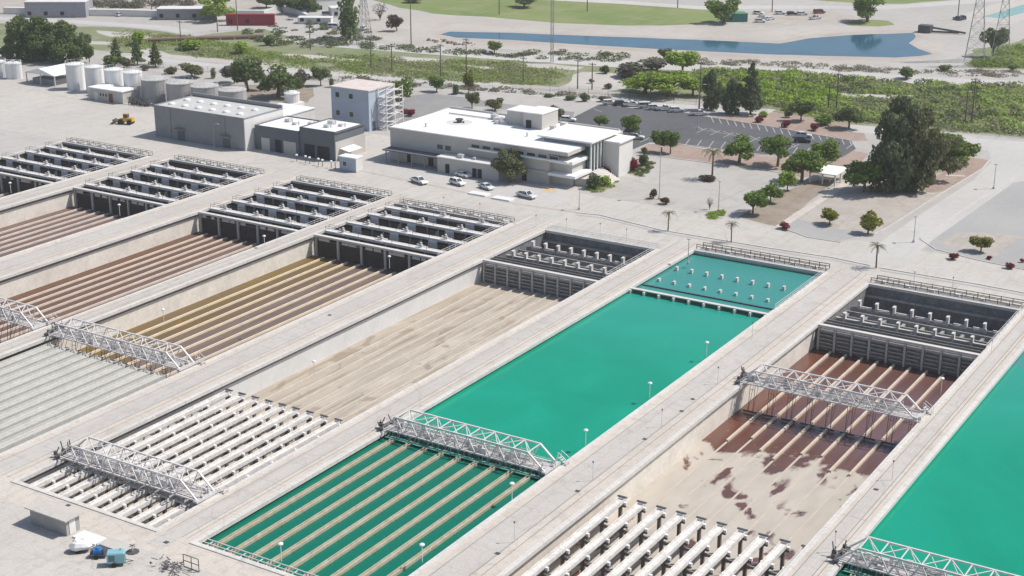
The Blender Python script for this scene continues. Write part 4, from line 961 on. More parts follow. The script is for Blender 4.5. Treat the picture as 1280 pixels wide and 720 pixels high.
# yellow wheel loader
x, y = at(157, 155); t = thing('wheel_loader', 'yellow wheel loader with raised bucket alone on the pale yard', 'loader', (x, y, 0), R(200))
m = MB(); m.box(-2.6, -.95, .9, .3, .95, 2.0); m.box(.3, -.6, .8, 2.0, .6, 1.6); m.build('body', yellow, t, local=True)
m = MB(); m.box(-1.0, -.7, 2.0, .3, .7, 3.1); m.build('cab', glass, t, local=True); m = MB(); m.box(-1.1, -.8, 3.1, .4, .8, 3.22); m.build('cab_roof', yellow, t, local=True)
m = MB(); m.beam((1.2, -.5, 1.5), (3.3, -.5, 1.0), .22); m.beam((1.2, .5, 1.5), (3.3, .5, 1.0), .22); m.build('lift_arm', yellow, t, local=True)
m = MB(); m.loft([[(3.2, -1.3, .3), (4.2, -1.3, .25), (4.2, -1.3, .4), (3.5, -1.3, .7), (3.6, -1.3, 1.4), (3.2, -1.3, 1.3)], [(3.2, 1.3, .3), (4.2, 1.3, .25), (4.2, 1.3, .4), (3.5, 1.3, .7), (3.6, 1.3, 1.4), (3.2, 1.3, 1.3)]]); m.build('bucket', steel_d, t, local=True)
for sx in (-1.7, 1.3):
    for sy in (-1, 1): m = MB(); m.tube((sx, sy*.7, .75), (sx, sy*1.25, .75), .75, 16); m.build('wheel', black, t, local=True)
# white lids on the yard
for i, (a, c) in enumerate(((599, 243), (629, 249))):
    x, y = at(a, c); t = tag(MB().box(x-2.6, y-1.3, .01, x+2.6, y+1.3, .35).build('hatch_cover', white), 'white flat hatch cover on the yard, %s of the pair' % ('left' if i == 0 else 'right'), 'hatch cover', 'pair of white hatch covers')

for i, (a, c, lab) in enumerate(((866, 499, 'between emerald and red brown basins, far one'), (852, 514, 'between emerald and red brown basins, middle one'), (806, 549, 'between emerald and red brown basins, near one'), (722, 614, 'on the strip beside the emerald bridge'), (1095, 612, 'right of the red brown mud'), (622, 692, 'on the near strip right of the emerald troughs'), (185, 614, 'on the apron above the shed'), (208, 678, 'on the apron left of the emerald corner'), (412, 394, 'on the strip right of the mustard basin'), (300, 424, 'on the strip right of the mustard basin, nearer'), (85, 632, 'on the apron before the beige basin'), (770, 330, 'behind the beige basin near its corner'))):
    x, y = at(a, c); q = tag(MB().box(x-.35, y-.3, .014, x+.35, y+.3, .06).build('drain_cover', steel_d), 'small dark drain cover '+lab, 'drain cover', 'drain covers on the decks')
# ------------------------------------------------------------------ lamps, poles, pylons
def lampproto(h):
    t = thing('deck_lamp', 'x', 'lamp'); m = MB(); m.tube((0, 0, 0), (0, 0, h), .055, 6); m.build('pole', lampw, t, local=True)
    m = MB(); m.lathe(0, 0, [(.08, h-.15), (.36, h), (.36, h+.16), (.12, h+.3)], 12); m.build('lamp_head', lampw, t, local=True); return t
lp = lampproto(2.6)
lamps = [(883, 446, 'third white lamp up the right bank of the emerald basin'), (812, 498, 'second white lamp up the right bank of the emerald basin'), (732, 558, 'white lamp on the right bank beside the end of the truss bridge'), (640, 626, 'white lamp beside the beige troughs of the emerald basin'),
 (528, 704, 'lowest white lamp on the right bank of the emerald basin'), (352, 703, 'white lamp on the front edge of the emerald basin'), (487, 336, 'white lamp before the dark bays of the mustard basin'), (150, 270, 'white lamp before the dark bays of the pale mauve basin'), (331, 310, 'white lamp beside the dark bays of the rusty basin'),
 (14, 242, 'white lamp before the dark bays at the left edge'), (205, 404, 'white lamp low over the rusty floor'), (393, 470, 'white lamp near the dark strip of the beige basin'), (1176, 492, 'white lamp at the right wall of the red brown basin')]
for a, c, lab in lamps: x, y = at(a, c); dup(lp, (x, y, 0.1), 0, lab, 'small white deck lamps')
drop(lp)
def thinproto():
    t = thing('deck_post', 'x', 'post'); m = MB(); m.tube((0, 0, 0), (0, 0, 3.0), .04, 5); m.build('pole', steel_w, t, local=True); m = MB(); m.lathe(0, 0, [(.05, 2.9), (.13, 2.95), (.13, 3.15), (.03, 3.2)], 8); m.build('post_head', steel_d, t, local=True); return t
tp = thinproto()
for i, (a, c, lab) in enumerate([(897, 480, 'between the emerald and red brown basins, farthest'), (827, 534, 'between the emerald and red brown basins, second farthest'), (741, 601, 'between the emerald and red brown basins, second nearest'), (643, 678, 'between the emerald and red brown basins, nearest'),
  (1115, 600, 'right of the red brown basin, near its bridge'), (1043, 690, 'right of the red brown basin, by the corner bridge'), (1239, 440, 'right of the red brown basin, beside the gate rows'), (940, 423, 'left of the red brown basin, by its slotted wall'),
  (670, 285, 'behind the bleached beige basin, leftmost'), (708, 290, 'behind the bleached beige basin, second'), (750, 296, 'behind the bleached beige basin, third'), (783, 303, 'behind the bleached beige basin, fourth'), (908, 318, 'behind the emerald basin'), (1142, 358, 'behind the red brown basin'), (1190, 365, 'behind the red brown basin, right one'),
  (555, 262, 'behind the mustard basin, left one'), (600, 270, 'behind the mustard basin, right one')]):
    x, y = at(a, c); dup(tp, (x, y, 0.05), 0, 'thin dark topped post '+lab, 'thin deck posts')
drop(tp)
def streetlamp(px_, py_, top, lab, arm=0.0, r=.09):
    x, y = at(px_, py_); h = (py_-top)/(pxm(px_, py_)*math.cos(PITCH)); t = thing('street_lamp', lab, 'lamp', (x, y, 0))
    m = MB(); m.tube((0, 0, 0), (0, 0, h), r*1.3, 8, r*.7); m.lathe(0, 0, [(.3, 0), (.3, .5), (.1, .55)], 8); m.build('pole', pole_g, t, local=True)
    m = MB()
    if arm:
        pts = [(0, 0, h), (arm*.3, 0, h+.5), (arm, 0, h+.7)]
        for p, q in zip(pts, pts[1:]): m.tube(p, q, .06, 6)
        m.box(arm-.1, -.18, h+.6, arm+.7, .18, h+.78)
    else: m.lathe(0, 0, [(.1, h), (.45, h+.1), (.45, h+.25), (.1, h+.3)], 8)
    m.build('lamp_head', pole_g, t, local=True)
for a in ((824, 249, 186, 'tall thin lamp on the island of the empty plaza'), (898, 264, 228, 'shorter lamp on the grassy island of the plaza'), (1142, 303, 272, 'lamp at the corner of the side road and gravel lot'), (1242, 236, 207, 'lamp on the left kerb farther up the side road'),
          (268, 184, 158, 'curved arm lamp against the long grey building', 1.6), (872, 161, 110, 'tall lamp in the middle of the car park', 1.5), (987, 205, 168, 'lamp standing among the car park trees', 1.4), (724, 262, 236, 'short lamp post at the yard corner near the hatch covers'), (144, 83, 66, 'lamp behind the tall white tanks', 1.0),
          (1070, 590, 560, 'x') if False else (860, 330, 300, 'lamp post behind the emerald basin near its left corner')): streetlamp(*a)
def powerpole(px_, py_, top, lab, double=False):
    x, y = at(px_, py_); h = (py_-max(top, -4))/(pxm(px_, py_)*math.cos(PITCH)); h = max(h, 9) if top > 0 else max(h, 13); t = thing('utility_pole', lab, 'pole', (x, y, 0))
    m = MB(); m.tube((0, 0, 0), (0, 0, h), .24, 7, .15); m.build('mast', pole_w, t, local=True)
    m = MB()
    for q in ((.6, 1.5) if double else (.6,)): m.box(-1.4, -.08, h-q-.08, 1.4, .08, h-q+.08); [m.cyl(dx, 0, h-q+.08, h-q+.4, .08, 6) for dx in (-1.2, -.5, .5, 1.2)]
    m.build('crossarm', pole_w, t, local=True)
PP = [(464, 88, 50, 'in the wash above the blue tower'), (490, 88, 72, 'short one in the wash right of the tower pole'), (551, 97, 57, 'in the wash above the small round tree'), (583, 92, 50, 'in the wash over the yellow green tree'), (388, 62, 26, 'by the white house and green bank'), (514, 57, -4, 'tall one on the pale ground left of the pond'),
      (624, 18, -4, 'on the lawn at the left end of the pond'), (722, 111, 76, 'left one at the sandy patch'), (740, 112, 85, 'right one at the sandy patch'), (813, 125, 105, 'short one before the bright green mound'), (874, 136, 80, 'just left of the dark pines'), (654, 104, 83, 'in the grass left of the sandy patch'),
      (1035, 140, 106, 'left one of the pair above the striped car park'), (1045, 142, 93, 'right one of the pair above the striped car park'), (1206, 157, 112, 'left one of the pair above the grassy mound'), (1214, 158, 100, 'right one of the pair above the grassy mound'), (1197, 25, -4, 'near the dark vehicles at the top right'),
      (122, 18, -4, 'left one before the long white wall'), (190, 18, -4, 'right one before the long white wall'), (227, 65, 28, 'in the green wash at the left'), (229, 13, -4, 'behind the long white wall'), (297, 38, -4, 'behind the red container'), (272, 40, 12, 'left of the red container'), (847, 10, -4, 'on the lawn beside the upper road'), (734, 14, -4, 'on the lawn above the pond'), (965, 15, -4, 'beside the vehicles beyond the pond')]
for i, (a, c, tpp, lab) in enumerate(PP): powerpole(a, c, tpp, 'dark wooden utility pole '+lab, i % 3 == 0)
def pylon(px_, py_, w, h, lab, slim=False, name='lattice_pylon'):
    x, y = at(px_, py_); t = thing(name, lab, 'pylon', (x, y, 0), R(12))
    m = MB(); n = 9; r = .075 if not slim else .045
    lev = [(w*(1-.8*min(1, (i/n)*1.25)) if not slim else w, h*i/n) for i in range(n+1)]
    for i in range(n):
        (a, z0), (b_, z1) = lev[i], lev[i+1]; a /= 2; b_ /= 2
        cs = [(-1, -1), (1, -1), (1, 1), (-1, 1)]
        for j in range(4):
            p, q = cs[j], cs[(j+1) % 4]
            m.tube((p[0]*a, p[1]*a, z0), (p[0]*b_, p[1]*b_, z1), r*1.3, 4); m.tube((p[0]*a, p[1]*a, z0), (q[0]*b_, q[1]*b_, z1), r*.7, 4); m.tube((q[0]*a, q[1]*a, z0), (p[0]*b_, p[1]*b_, z1), r*.7, 4); m.tube((p[0]*b_, p[1]*b_, z1), (q[0]*b_, q[1]*b_, z1), r*.7, 4)
    m.build('lattice_mast', mat('pylon_grey', (.30, .29, .28), .6), t, local=True)
    if not slim:
        m = MB()
        for z in (h*.7, h*.84, h*.98):
            for s in (-1, 1): m.tube((0, -.5, z), (s*5.5, 0, z+.5), r, 4); m.tube((0, .5, z), (s*5.5, 0, z+.5), r, 4); m.tube((0, 0, z+1.3), (s*5.5, 0, z+.5), r, 4)
        m.build('crossarm', mat('pylon_grey', (.30, .29, .28), .6), t, local=True)
pylon(1218, 76, 7, 36, 'grey lattice pylon on pale ground right of the pond'); pylon(1249, 82, 7, 34, 'grey lattice pylon at the dark tree, near the right edge')
pylon(690, 78, .9, 30, 'slim lattice mast in front of the pond', True, 'lattice_mast_tower'); pylon(456, 55, 5, 26, 'lattice pylon against the tall dark tree beside the white house')

# ------------------------------------------------------------------ vegetation
def leaves_mesh(name, m, blobs, n, size, flat=0.0, droop=0.0, seed=0):
    "blobs: (cx,cy,cz,rx,ry,rz). many small quads spread through the blobs, denser towards the skin"
    g = np.random.default_rng(seed); vol = np.array([b_[3]*b_[4]*b_[5] for b_ in blobs])**0.7; cnt = np.maximum(8, (n*vol/vol.sum()).astype(int))
    C_, Nn = [], []
    for b_, k in zip(blobs, cnt):
        d = g.normal(size=(k, 3)); d /= np.linalg.norm(d, axis=1)[:, None]; rad = g.uniform(0.35, 1.0, k)**0.45
        lump = 1+0.22*np.sin(d[:, 0]*5+b_[0]*3+seed)*np.cos(d[:, 1]*6+d[:, 2]*5+b_[1])
        p = d*(rad*lump)[:, None]*np.array(b_[3:6])+np.array(b_[:3]); C_.append(p); q = d+g.normal(size=(k, 3))*0.75; q[:, 2] += 0.25; Nn.append(q/np.linalg.norm(q, axis=1)[:, None])
    C_ = np.concatenate(C_); Nn = np.concatenate(Nn); k = len(C_)
    a = np.cross(Nn, g.normal(size=(k, 3))); a /= np.linalg.norm(a, axis=1)[:, None]; b2 = np.cross(Nn, a)
    s = (size*g.uniform(.6, 1.3, k))[:, None]; s2 = s*g.uniform(.5, 1.0, (k, 1))
    V = np.stack([C_-a*s*.5-b2*s2*.35, C_+a*s*.2-b2*s2*.5, C_+a*s*.55+b2*s2*.3, C_-a*s*.25+b2*s2*.5], 1).reshape(-1, 3)
    V[:, 2] = np.maximum(V[:, 2], 0.02)
    me = bpy.data.meshes.new(name); me.vertices.add(k*4); me.vertices.foreach_set('co', V.astype(np.float32).ravel()); me.loops.add(k*4); me.loops.foreach_set('vertex_index', np.arange(k*4, dtype=np.int32))
    me.polygons.add(k); me.polygons.foreach_set('loop_start', np.arange(0, k*4, 4, dtype=np.int32)); me.polygons.foreach_set('loop_total', np.full(k, 4, dtype=np.int32)); me.materials.append(m); me.update(calc_edges=True); return me
def part_mesh(name, me, parent):
    o = bpy.data.objects.new(name, me); COL.objects.link(o); o.parent = parent; return o
TP = {}
def proto_tree(kind, var, lm, seed):
    "unit trees: height 1, crown width about 1; scaled when placed"
    rr = random.Random(seed*31+7); key = (kind, lm.name, seed)
    if key in TP: return TP[key]
    tb = MB(); blobs = []; n = 1500; size = .075
    if kind == 'round':
        tb.tube((0, 0, 0), (0, 0, .3), .035, 7, .026)
        for i in range(5):
            a = i*1.26+rr.uniform(-.3, .3); tb.tube((0, 0, .22), (.22*math.cos(a), .22*math.sin(a), .55+rr.uniform(0, .1)), .018, 5, .007)
        for i in range(9):
            a = rr.uniform(0, 6.28); q = rr.uniform(.12, .34); z = rr.uniform(.34, .8); s = rr.uniform(.14, .24); blobs.append((q*math.cos(a), q*math.sin(a), z, s*1.15, s*1.15, s*.9))
        blobs.append((rr.uniform(-.06, .06), rr.uniform(-.06, .06), .56, .26, .26, .26)); n = 2100
    elif kind == 'spread':
        tb.tube((0, 0, 0), (.02, 0, .34), .05, 7, .035)
        for i in range(7):
            a = i*.9+rr.uniform(-.3, .3); tb.tube((.02, 0, .28), (.36*math.cos(a), .36*math.sin(a), .62+rr.uniform(0, .12)), .024, 5, .008)
        for i in range(14):
            a = rr.uniform(0, 6.28); q = rr.uniform(.1, .42); z = rr.uniform(.34, .88)-q*.2; s = rr.uniform(.1, .2); blobs.append((q*math.cos(a), q*math.sin(a), z, s*1.3, s*1.3, s*.8))
        n = 3000; size = .06
    elif kind == 'conifer':
        tb.tube((0, 0, 0), (0, 0, .97), .035, 7, .006)
        for i in range(17):
            z = .16+i*.05; w = .46*rr.uniform(.55, 1.12)*(1-(i/17.5))**.75+.03
            for j in range(5):
                a = i*2.4+j*1.256+rr.uniform(-.3, .3); q = w*rr.uniform(.4, .75); blobs.append((q*math.cos(a), q*math.sin(a), z+rr.uniform(-.02, .02)-q*.08, w*.34, w*.34, .032))
                if j < 3: tb.tube((0, 0, z), (q*math.cos(a), q*math.sin(a), z-.02), .008, 4, .003)
        n = 2600; size = .05
    elif kind == 'pinemass':
        tb.tube((0, 0, 0), (0, 0, .9), .03, 7, .008)
        for i in range(40):
            z = .04+.92*(i/40); w = .44*math.sqrt(max(.03, 1-((z-.38)/.62)**2)) if z > .38 else .44
            a = rr.uniform(0, 6.28); q = w*rr.uniform(.2, .95); s = rr.uniform(.07, .13); blobs.append((q*math.cos(a), q*math.sin(a), z, s*1.1, s*1.1, s*.9))
            if i % 3 == 0: tb.tube((0, 0, z*.9), (q*math.cos(a), q*math.sin(a), z), .01, 4, .003)
        blobs.append((0, 0, .42, .3, .3, .38)); n = 9000; size = .04
    elif kind == 'column':
        tb.tube((0, 0, 0), (0, 0, .5), .05, 7, .03)
        for i in range(7): z = .15+.8*i/7; s = .30*math.sqrt(max(.05, 1-abs((z-.42)/.62)**2)); blobs.append((rr.uniform(-.05, .05), rr.uniform(-.05, .05), z, s, s, .13))
        n = 900; size = .08
    elif kind == 'bush':
        tb.tube((0, 0, 0), (0, 0, .4), .05, 5, .02)
        for i in range(7):
            a = rr.uniform(0, 6.28); q = rr.uniform(.0, .3); s = rr.uniform(.2, .3); blobs.append((q*math.cos(a), q*math.sin(a), rr.uniform(.3, .65), s, s, s*1.1))
        n = 800; size = .11
    elif kind == 'bare':
        for i in range(16):
            a = rr.uniform(0, 6.28); q = rr.uniform(.15, .4); z = rr.uniform(.5, .95); tb.tube((0, 0, .1*(i % 3)), (q*.4*math.cos(a), q*.4*math.sin(a), z*.55), .02, 4, .01); tb.tube((q*.4*math.cos(a), q*.4*math.sin(a), z*.55), (q*math.cos(a), q*math.sin(a), z), .01, 4, .004)
        blobs = [(0, 0, .6, .35, .35, .3)]; n = 260; size = .05
    r = thing('tree', 'x', 'tree'); tb.build('trunk', bark, r, local=True)
    part_mesh('crown', leaves_mesh('crown', lm, blobs, n, size, seed=seed), r); TP[key] = r; return r
def proto_palm(seed):
    key = ('palm', seed)
    if key in TP: return TP[key]
    rr = random.Random(seed); r = thing('palm_tree', 'x', 'palm'); tb = MB(); tb.tube((0, 0, 0), (.01, 0, .74), .028, 8, .02); tb.lathe(.01, 0, [(.02, .66), (.04, .70), (.045, .76), (.015, .8)], 8); tb.build('trunk', bark, r, local=True)
    f = MB()
    for i in range(24):
        a = i*2.4; up = rr.uniform(.05, 1.1); L_ = rr.uniform(.34, .44); prev = None; pts = []
        for j in range(7):
            s = j/6; h = L_*s*math.cos(up*.6)*(1-.15*s); z = .77+L_*math.sin(up)*s*.9-.42*L_*s*s*1.6; pts.append(Vector((h*math.cos(a), h*math.sin(a), z)))
        side = Vector((-math.sin(a), math.cos(a), 0))
        for j in range(6):
            p, q = pts[j], pts[j+1]; w = .055*math.sin(math.pi*(j+.7)/7.2); dn = Vector((0, 0, -.02))
            for sgn in (-1, 1):
                for kq in range(2):
                    b0 = p+(q-p)*(kq*.5); b1 = p+(q-p)*(kq*.5+.3); tip = b0+(q-p)*.6+side*sgn*w+dn; f.add([b0, b1, tip], [(0, 1, 2)])
            f.add([p-side*.003, p+side*.003, q+side*.003, q-side*.003], [(0, 1, 2, 3)])
    f.build('crown', L_palm, r, local=True); TP[key] = r; return r
LM = {'dark': L_dark, 'mid': L_mid, 'bright': L_bright, 'yellow': L_yel, 'olive': L_olive, 'grey': L_grey, 'brown': L_brown, 'red': L_red, 'pine': L_pine}
def plant(kind, tone, px_, py_, hpx, wpx, lab, grp=None, name=None):
    s = pxm(px_, py_); h = hpx/(s*0.93)*(1.25 if kind == 'palm' else 1.); w = wpx/s*{'round': 1.22, 'spread': 1.08, 'column': 1.3, 'conifer': 1.1, 'pinemass': 1.1}.get(kind, 1.1); seed = (int(px_)*7+int(py_)*3) % 5
    if kind == 'palm': p = proto_palm(seed); w = h
    else: p = proto_tree(kind, 0, LM[tone], seed)
    x, y = at(px_, py_); o = dup(p, (x, y, 0), (px_*1.7) % 6.28, lab, grp, (w*(.92+.16*((px_*13) % 7)/6), w*(1.06-.14*((py_*11) % 5)/4), h))
    o.name = name or {'palm': 'palm_tree', 'bush': 'shrub', 'conifer': 'conifer_tree', 'pinemass': 'pine_tree', 'column': 'columnar_tree'}.get(kind, 'broadleaf_tree')
    o['category'] = {'palm': 'palm', 'bush': 'shrub'}.get(kind, 'tree'); return o
T = [
 # right-hand big clump
 ('pinemass', 'pine', 1119, 240, 112, 68, 'huge dark pine tree behind the shelter, tallest in the view'),
 ('pinemass', 'olive', 1143, 238, 94, 66, 'large olive green tree leaning against the huge dark pine'),
 ('spread', 'olive', 1166, 224, 56, 52, 'grey green bushy tree at the right of the great pine clump'),
 ('round', 'mid', 1080, 240, 42, 46, 'bright green round tree at the foot of the huge dark pine'),
 ('spread', 'mid', 1186, 204, 34, 66, 'light green spreading tree on the mound right of the pine clump'),
 ('round', 'mid', 1098, 236, 34, 34, 'green tree squeezed between shelter tree and huge pine'),
 ('round', 'yellow', 1037, 281, 21, 23, 'small yellow green tree on the dirt triangle, left one'), ('round', 'yellow', 1085, 292, 27, 27, 'small yellow green tree on the dirt triangle, right one'),
 ('round', 'yellow', 1226, 315, 21, 24, 'thin yellow green tree at the gravel lot'),
 # car park trees
 ('spread', 'mid', 791, 172, 29, 27, 'round green tree behind the entrance wing'), ('round', 'mid', 749, 160, 16, 19, 'small round tree at the back corner of the office roof'), ('round', 'olive', 696, 152, 20, 17, 'small olive tree behind the penthouse'),
 ('round', 'mid', 827, 191, 30, 22, 'left one of the two touching green trees on the brown bed'), ('round', 'mid', 838, 192, 30, 22, 'right one of the two touching green trees on the brown bed'),
 ('spread', 'mid', 924, 203, 36, 43, 'wide green tree casting shade on the brown bed'), ('spread', 'mid', 972, 208, 40, 40, 'green tree beside the lamp below the striped car park'), ('spread', 'mid', 1002, 227, 44, 44, 'broad green tree left of the white shelter'),
 ('round', 'mid', 1030, 208, 32, 34, 'green tree above and behind the white shelter'), ('round', 'bright', 984, 239, 27, 24, 'light green tree between the broad tree and the plaza edge'), ('round', 'mid', 963, 253, 26, 28, 'green tree second from the plaza corner'), ('round', 'mid', 941, 267, 30, 32, 'green tree nearest the plaza corner'),
 ('spread', 'olive', 638, 228, 43, 38, 'olive tree standing before the office front'),
 ('round', 'dark', 1001, 152, 26, 27, 'dark round tree left of the red bushes above the car park'), ('round', 'dark', 1061, 161, 30, 32, 'dark round tree at the right end above the car park'), ('bush', 'mid', 1031, 156, 15, 26, 'low green shrub between the two dark round trees'),
 ('pinemass', 'pine', 889, 138, 47, 28, 'dark pine at the left of the group above the car park'), ('pinemass', 'pine', 913, 142, 41, 28, 'shorter middle pine of the group above the car park'), ('conifer', 'pine', 938, 143, 62, 42, 'tallest pointed pine of the group above the car park'),
 ('round', 'bright', 853, 92, 30, 38, 'yellow green tree just below the pond bank'), ('round', 'olive', 830, 76, 16, 18, 'small olive tree on the pond bank'),
 ('spread', 'bright', 835, 121, 32, 64, 'broad bright green mound tree in the wash'), ('spread', 'bright', 806, 117, 22, 50, 'left shoulder of the bright green mound in the wash'), ('round', 'bright', 866, 120, 26, 36, 'right shoulder of the bright green mound in the wash'),
 # mid
 ('round', 'mid', 501, 133, 35, 29, 'round dark green tree behind the tower stairs'), ('round', 'mid', 546, 115, 20, 20, 'small round tree before the wash above the grey lot'), ('round', 'yellow', 586, 116, 29, 15, 'narrow yellow green tree at the edge of the small lot'), ('round', 'olive', 590, 136, 22, 18, 'olive tree behind the office roof, left one'),
 ('round', 'olive', 619, 139, 17, 25, 'olive tree behind the office roof, right one'), ('column', 'dark', 570, 118, 12, 11, 'small dark cone shrub beside the yellow green tree'), ('round', 'mid', 618, 67, 16, 19, 'round green tree beside the brown strip below the pond'), 
 ('spread', 'dark', 309, 113, 45, 46, 'large dark tree with gaps, left one above the slate building'), ('spread', 'dark', 348, 122, 42, 50, 'large dark tree with gaps, right one above the slate building'), ('round', 'dark', 366, 118, 26, 26, 'dark green tree at the right flank of the large gappy trees'), ('round', 'grey', 376, 108, 20, 20, 'greyish pink tree right of the large dark trees'), ('round', 'dark', 401, 107, 24, 18, 'dark tree on the brown bed above the blue tower'), ('column', 'dark', 415, 109, 11, 9, 'tiny dark cone shrub above the blue tower'),
 ('round', 'grey', 293, 104, 22, 28, 'thin pale shrub tree left of the large dark trees'), ('column', 'dark', 267, 98, 13, 9, 'small dark cone tree behind the grey tanks'), ('round', 'olive', 240, 97, 17, 28, 'brownish green low tree behind the grey tanks'), ('conifer', 'dark', 195, 84, 30, 24, 'spiky dark conifer behind the white tanks, right one'), ('conifer', 'dark', 172, 81, 32, 22, 'spiky dark conifer behind the white tanks, middle one'), ('conifer', 'dark', 146, 80, 30, 22, 'spiky dark conifer behind the white tanks, left one'),
 ('bush', 'dark', 138, 84, 16, 26, 'dark scrubby bush at the foot of the left conifer'), ('bush', 'olive', 160, 84, 14, 22, 'olive bush between the conifers behind the white tanks'), ('bush', 'olive', 215, 92, 10, 18, 'small olive bush over the grey tanks'), ('bush', 'grey', 180, 88, 8, 16, 'grey bush just behind the tall white tanks'),
 ('pinemass', 'dark', 24, 74, 48, 46, 'big dark tree at the left end of the dense clump'), ('pinemass', 'dark', 50, 76, 52, 52, 'big dark tree second in the dense clump'), ('pinemass', 'dark', 79, 78, 48, 50, 'big dark tree third in the dense clump'), ('round', 'dark', 96, 76, 36, 28, 'dark tree at the right end of the dense clump'), ('round', 'dark', 112, 79, 24, 18, 'smaller dark tree standing right of the dense clump'), ('round', 'olive', 107, 62, 22, 16, 'olive tree behind the right end of the dense clump'), ('bush', 'olive', 3, 72, 16, 20, 'bush at the left frame edge below the dense clump'),
 ('column', 'dark', 437, 48, 56, 34, 'tall dark tree with a lattice pylon before it'), ('bare', 'brown', 475, 25, 22, 26, 'thin leaning tree on the pale ground'), ('round', 'brown', 496, 39, 20, 20, 'small brown tree left of the pond'), ('round', 'dark', 655, 9, 14, 30, 'dark tree at the top edge over the lawn'), ('round', 'dark', 516, 3, 8, 24, 'dark shrubs cut by the top edge, left'),
 ('spread', 'mid', 905, 29, 34, 42, 'green tree beside the green container'), ('spread', 'mid', 1084, 27, 34, 40, 'spreading tree on a grass patch above the pond'), ('round', 'dark', 1241, 72, 38, 27, 'dark tree between the two lattice pylons'), ('spread', 'bright', 269, 27, 32, 38, 'light green tree at the top left by the long white wall'),
 ('round', 'dark', 350, 14, 20, 26, 'dark garden tree left of the white house'), ('round', 'dark', 368, 17, 24, 28, 'dark garden tree second from the left by the house'), ('round', 'dark', 385, 20, 26, 30, 'dark garden tree nearest the white house'), ('round', 'dark', 333, 10, 14, 22, 'dark garden tree at the far left of the garden'),
 ('bare', 'grey', 170, 4, 12, 20, 'grey leafless tree at the top edge, left one'), ('bare', 'grey', 205, 6, 14, 26, 'grey leafless tree at the top edge, right one'),
 # plaza and entrance planting
 ('bush', 'brown', 817, 248, 13, 12, 'round dark brown shrub on the plaza island, left'), ('bush', 'brown', 832, 255, 10, 14, 'round dark brown shrub on the plaza island, right'), ('bush', 'brown', 886, 226, 8, 24, 'dark ground shrub under the plaza palm'),
 ('bush', 'dark', 741, 236, 22, 24, 'dark shrub at the corner of the entrance planting'), ('bush', 'bright', 756, 232, 13, 18, 'light green shrub in the entrance planting'), ('bush', 'red', 755, 220, 14, 14, 'red flowering bush at the small entrance palm'), ('bush', 'red', 789, 214, 20, 19, 'red flowering bush beside the front steps'), ('bush', 'dark', 805, 207, 17, 17, 'dark shrub right of the entrance red bush'), ('bush', 'dark', 806, 194, 12, 9, 'slim dark shrub above the entrance bushes'), ('bush', 'dark', 776, 216, 10, 14, 'low dark shrub between the two red bushes'),
 ('bare', 'grey', 887, 262, 16, 12, 'bare grey sapling on the grassy plaza island'),
 ('bush', 'red', 983, 287, 9, 17, 'dark red bush at the foot of the footpath'), ('bush', 'red', 1191, 324, 9, 15, 'dark red bush by the road corner, left of three'), ('bush', 'red', 1237, 324, 5, 10, 'small dark red bush by the gravel lot, middle of three'), ('bush', 'red', 1263, 336, 8, 14, 'dark red bush by the road, right of three'), ('bush', 'red', 1279, 328, 5, 8, 'small red bush cut by the right edge'),
 ('bush', 'red', 948, 153, 9, 13, 'dark red bush under the tallest pine'), ('bush', 'red', 983, 159, 9, 13, 'red bush above the car park, second'), ('bush', 'red', 1017, 163, 9, 13, 'red bush above the car park, third'), ('bush', 'brown', 986, 147, 9, 12, 'brown shrub left of the dark round tree above the car park'), ('bush', 'bright', 954, 146, 8, 14, 'light shrub right of the tallest pine'),
 ('bush', 'red', 512, 145, 9, 14, 'red bush beside the tower stairs'),
 # strip between lots
 ('bush', 'dark', 730, 127, 13, 13, 'dark bush at the top corner of the car park'), ('bush', 'dark', 712, 125, 6, 16, 'low dark bush left of the car park corner'), ('bush', 'dark', 686, 121, 4, 18, 'flat dark bush on the pale strip'), ('bush', 'brown', 754, 127, 7, 12, 'brown bush by the car park top row'), ('bush', 'dark', 757, 92, 12, 14, 'dark bush on the sandy patch upper edge'), ('bush', 'dark', 740, 104, 6, 8, 'small dark bush on the sandy patch'), ('bush', 'grey', 761, 111, 8, 12, 'grey bush on the sandy slope'),
 ('bush', 'grey', 790, 97, 22, 50, 'grey thicket right of the sandy patch'), ('bush', 'grey', 815, 88, 16, 34, 'grey thicket below the pond bank'), ('bush', 'dark', 335, 57, 14, 16, 'dark bush on the track below the garden'), ('bush', 'dark', 1133, 99, 16, 26, 'dark bare thicket at the road edge right of centre'),
 ('bush', 'bright', 240, 62, 14, 40, 'bright green bush patch in the left wash'), ('bush', 'bright', 302, 68, 17, 24, 'yellow green bush in the left wash'), ('bush', 'bright', 172, 56, 18, 24, 'pale green bush above the conifers'), ('bush', 'dark', 1180, 88, 8, 20, 'dark bush below the pond end'), ('bush', 'dark', 1265, 88, 8, 14, 'dark bush at the right pylon foot'),
]
for a in T: plant(a[0], a[1], a[2], a[3], a[4], a[5], a[6])
for a, c, h, lab in ((835, 289, 23, 'small palm behind the beige and emerald basins'), (914, 303, 23, 'small palm behind the emerald basin'), (1095, 335, 28, 'small palm behind the red brown basin'), (890, 224, 34, 'palm on the round plaza island'), (787, 199, 28, 'palm beside the front steps'), (756, 214, 24, 'smaller palm before the glazed entrance')):
    plant('palm', None, a, c, h, h, lab, 'palms of the works')
for p in TP.values(): drop(p)
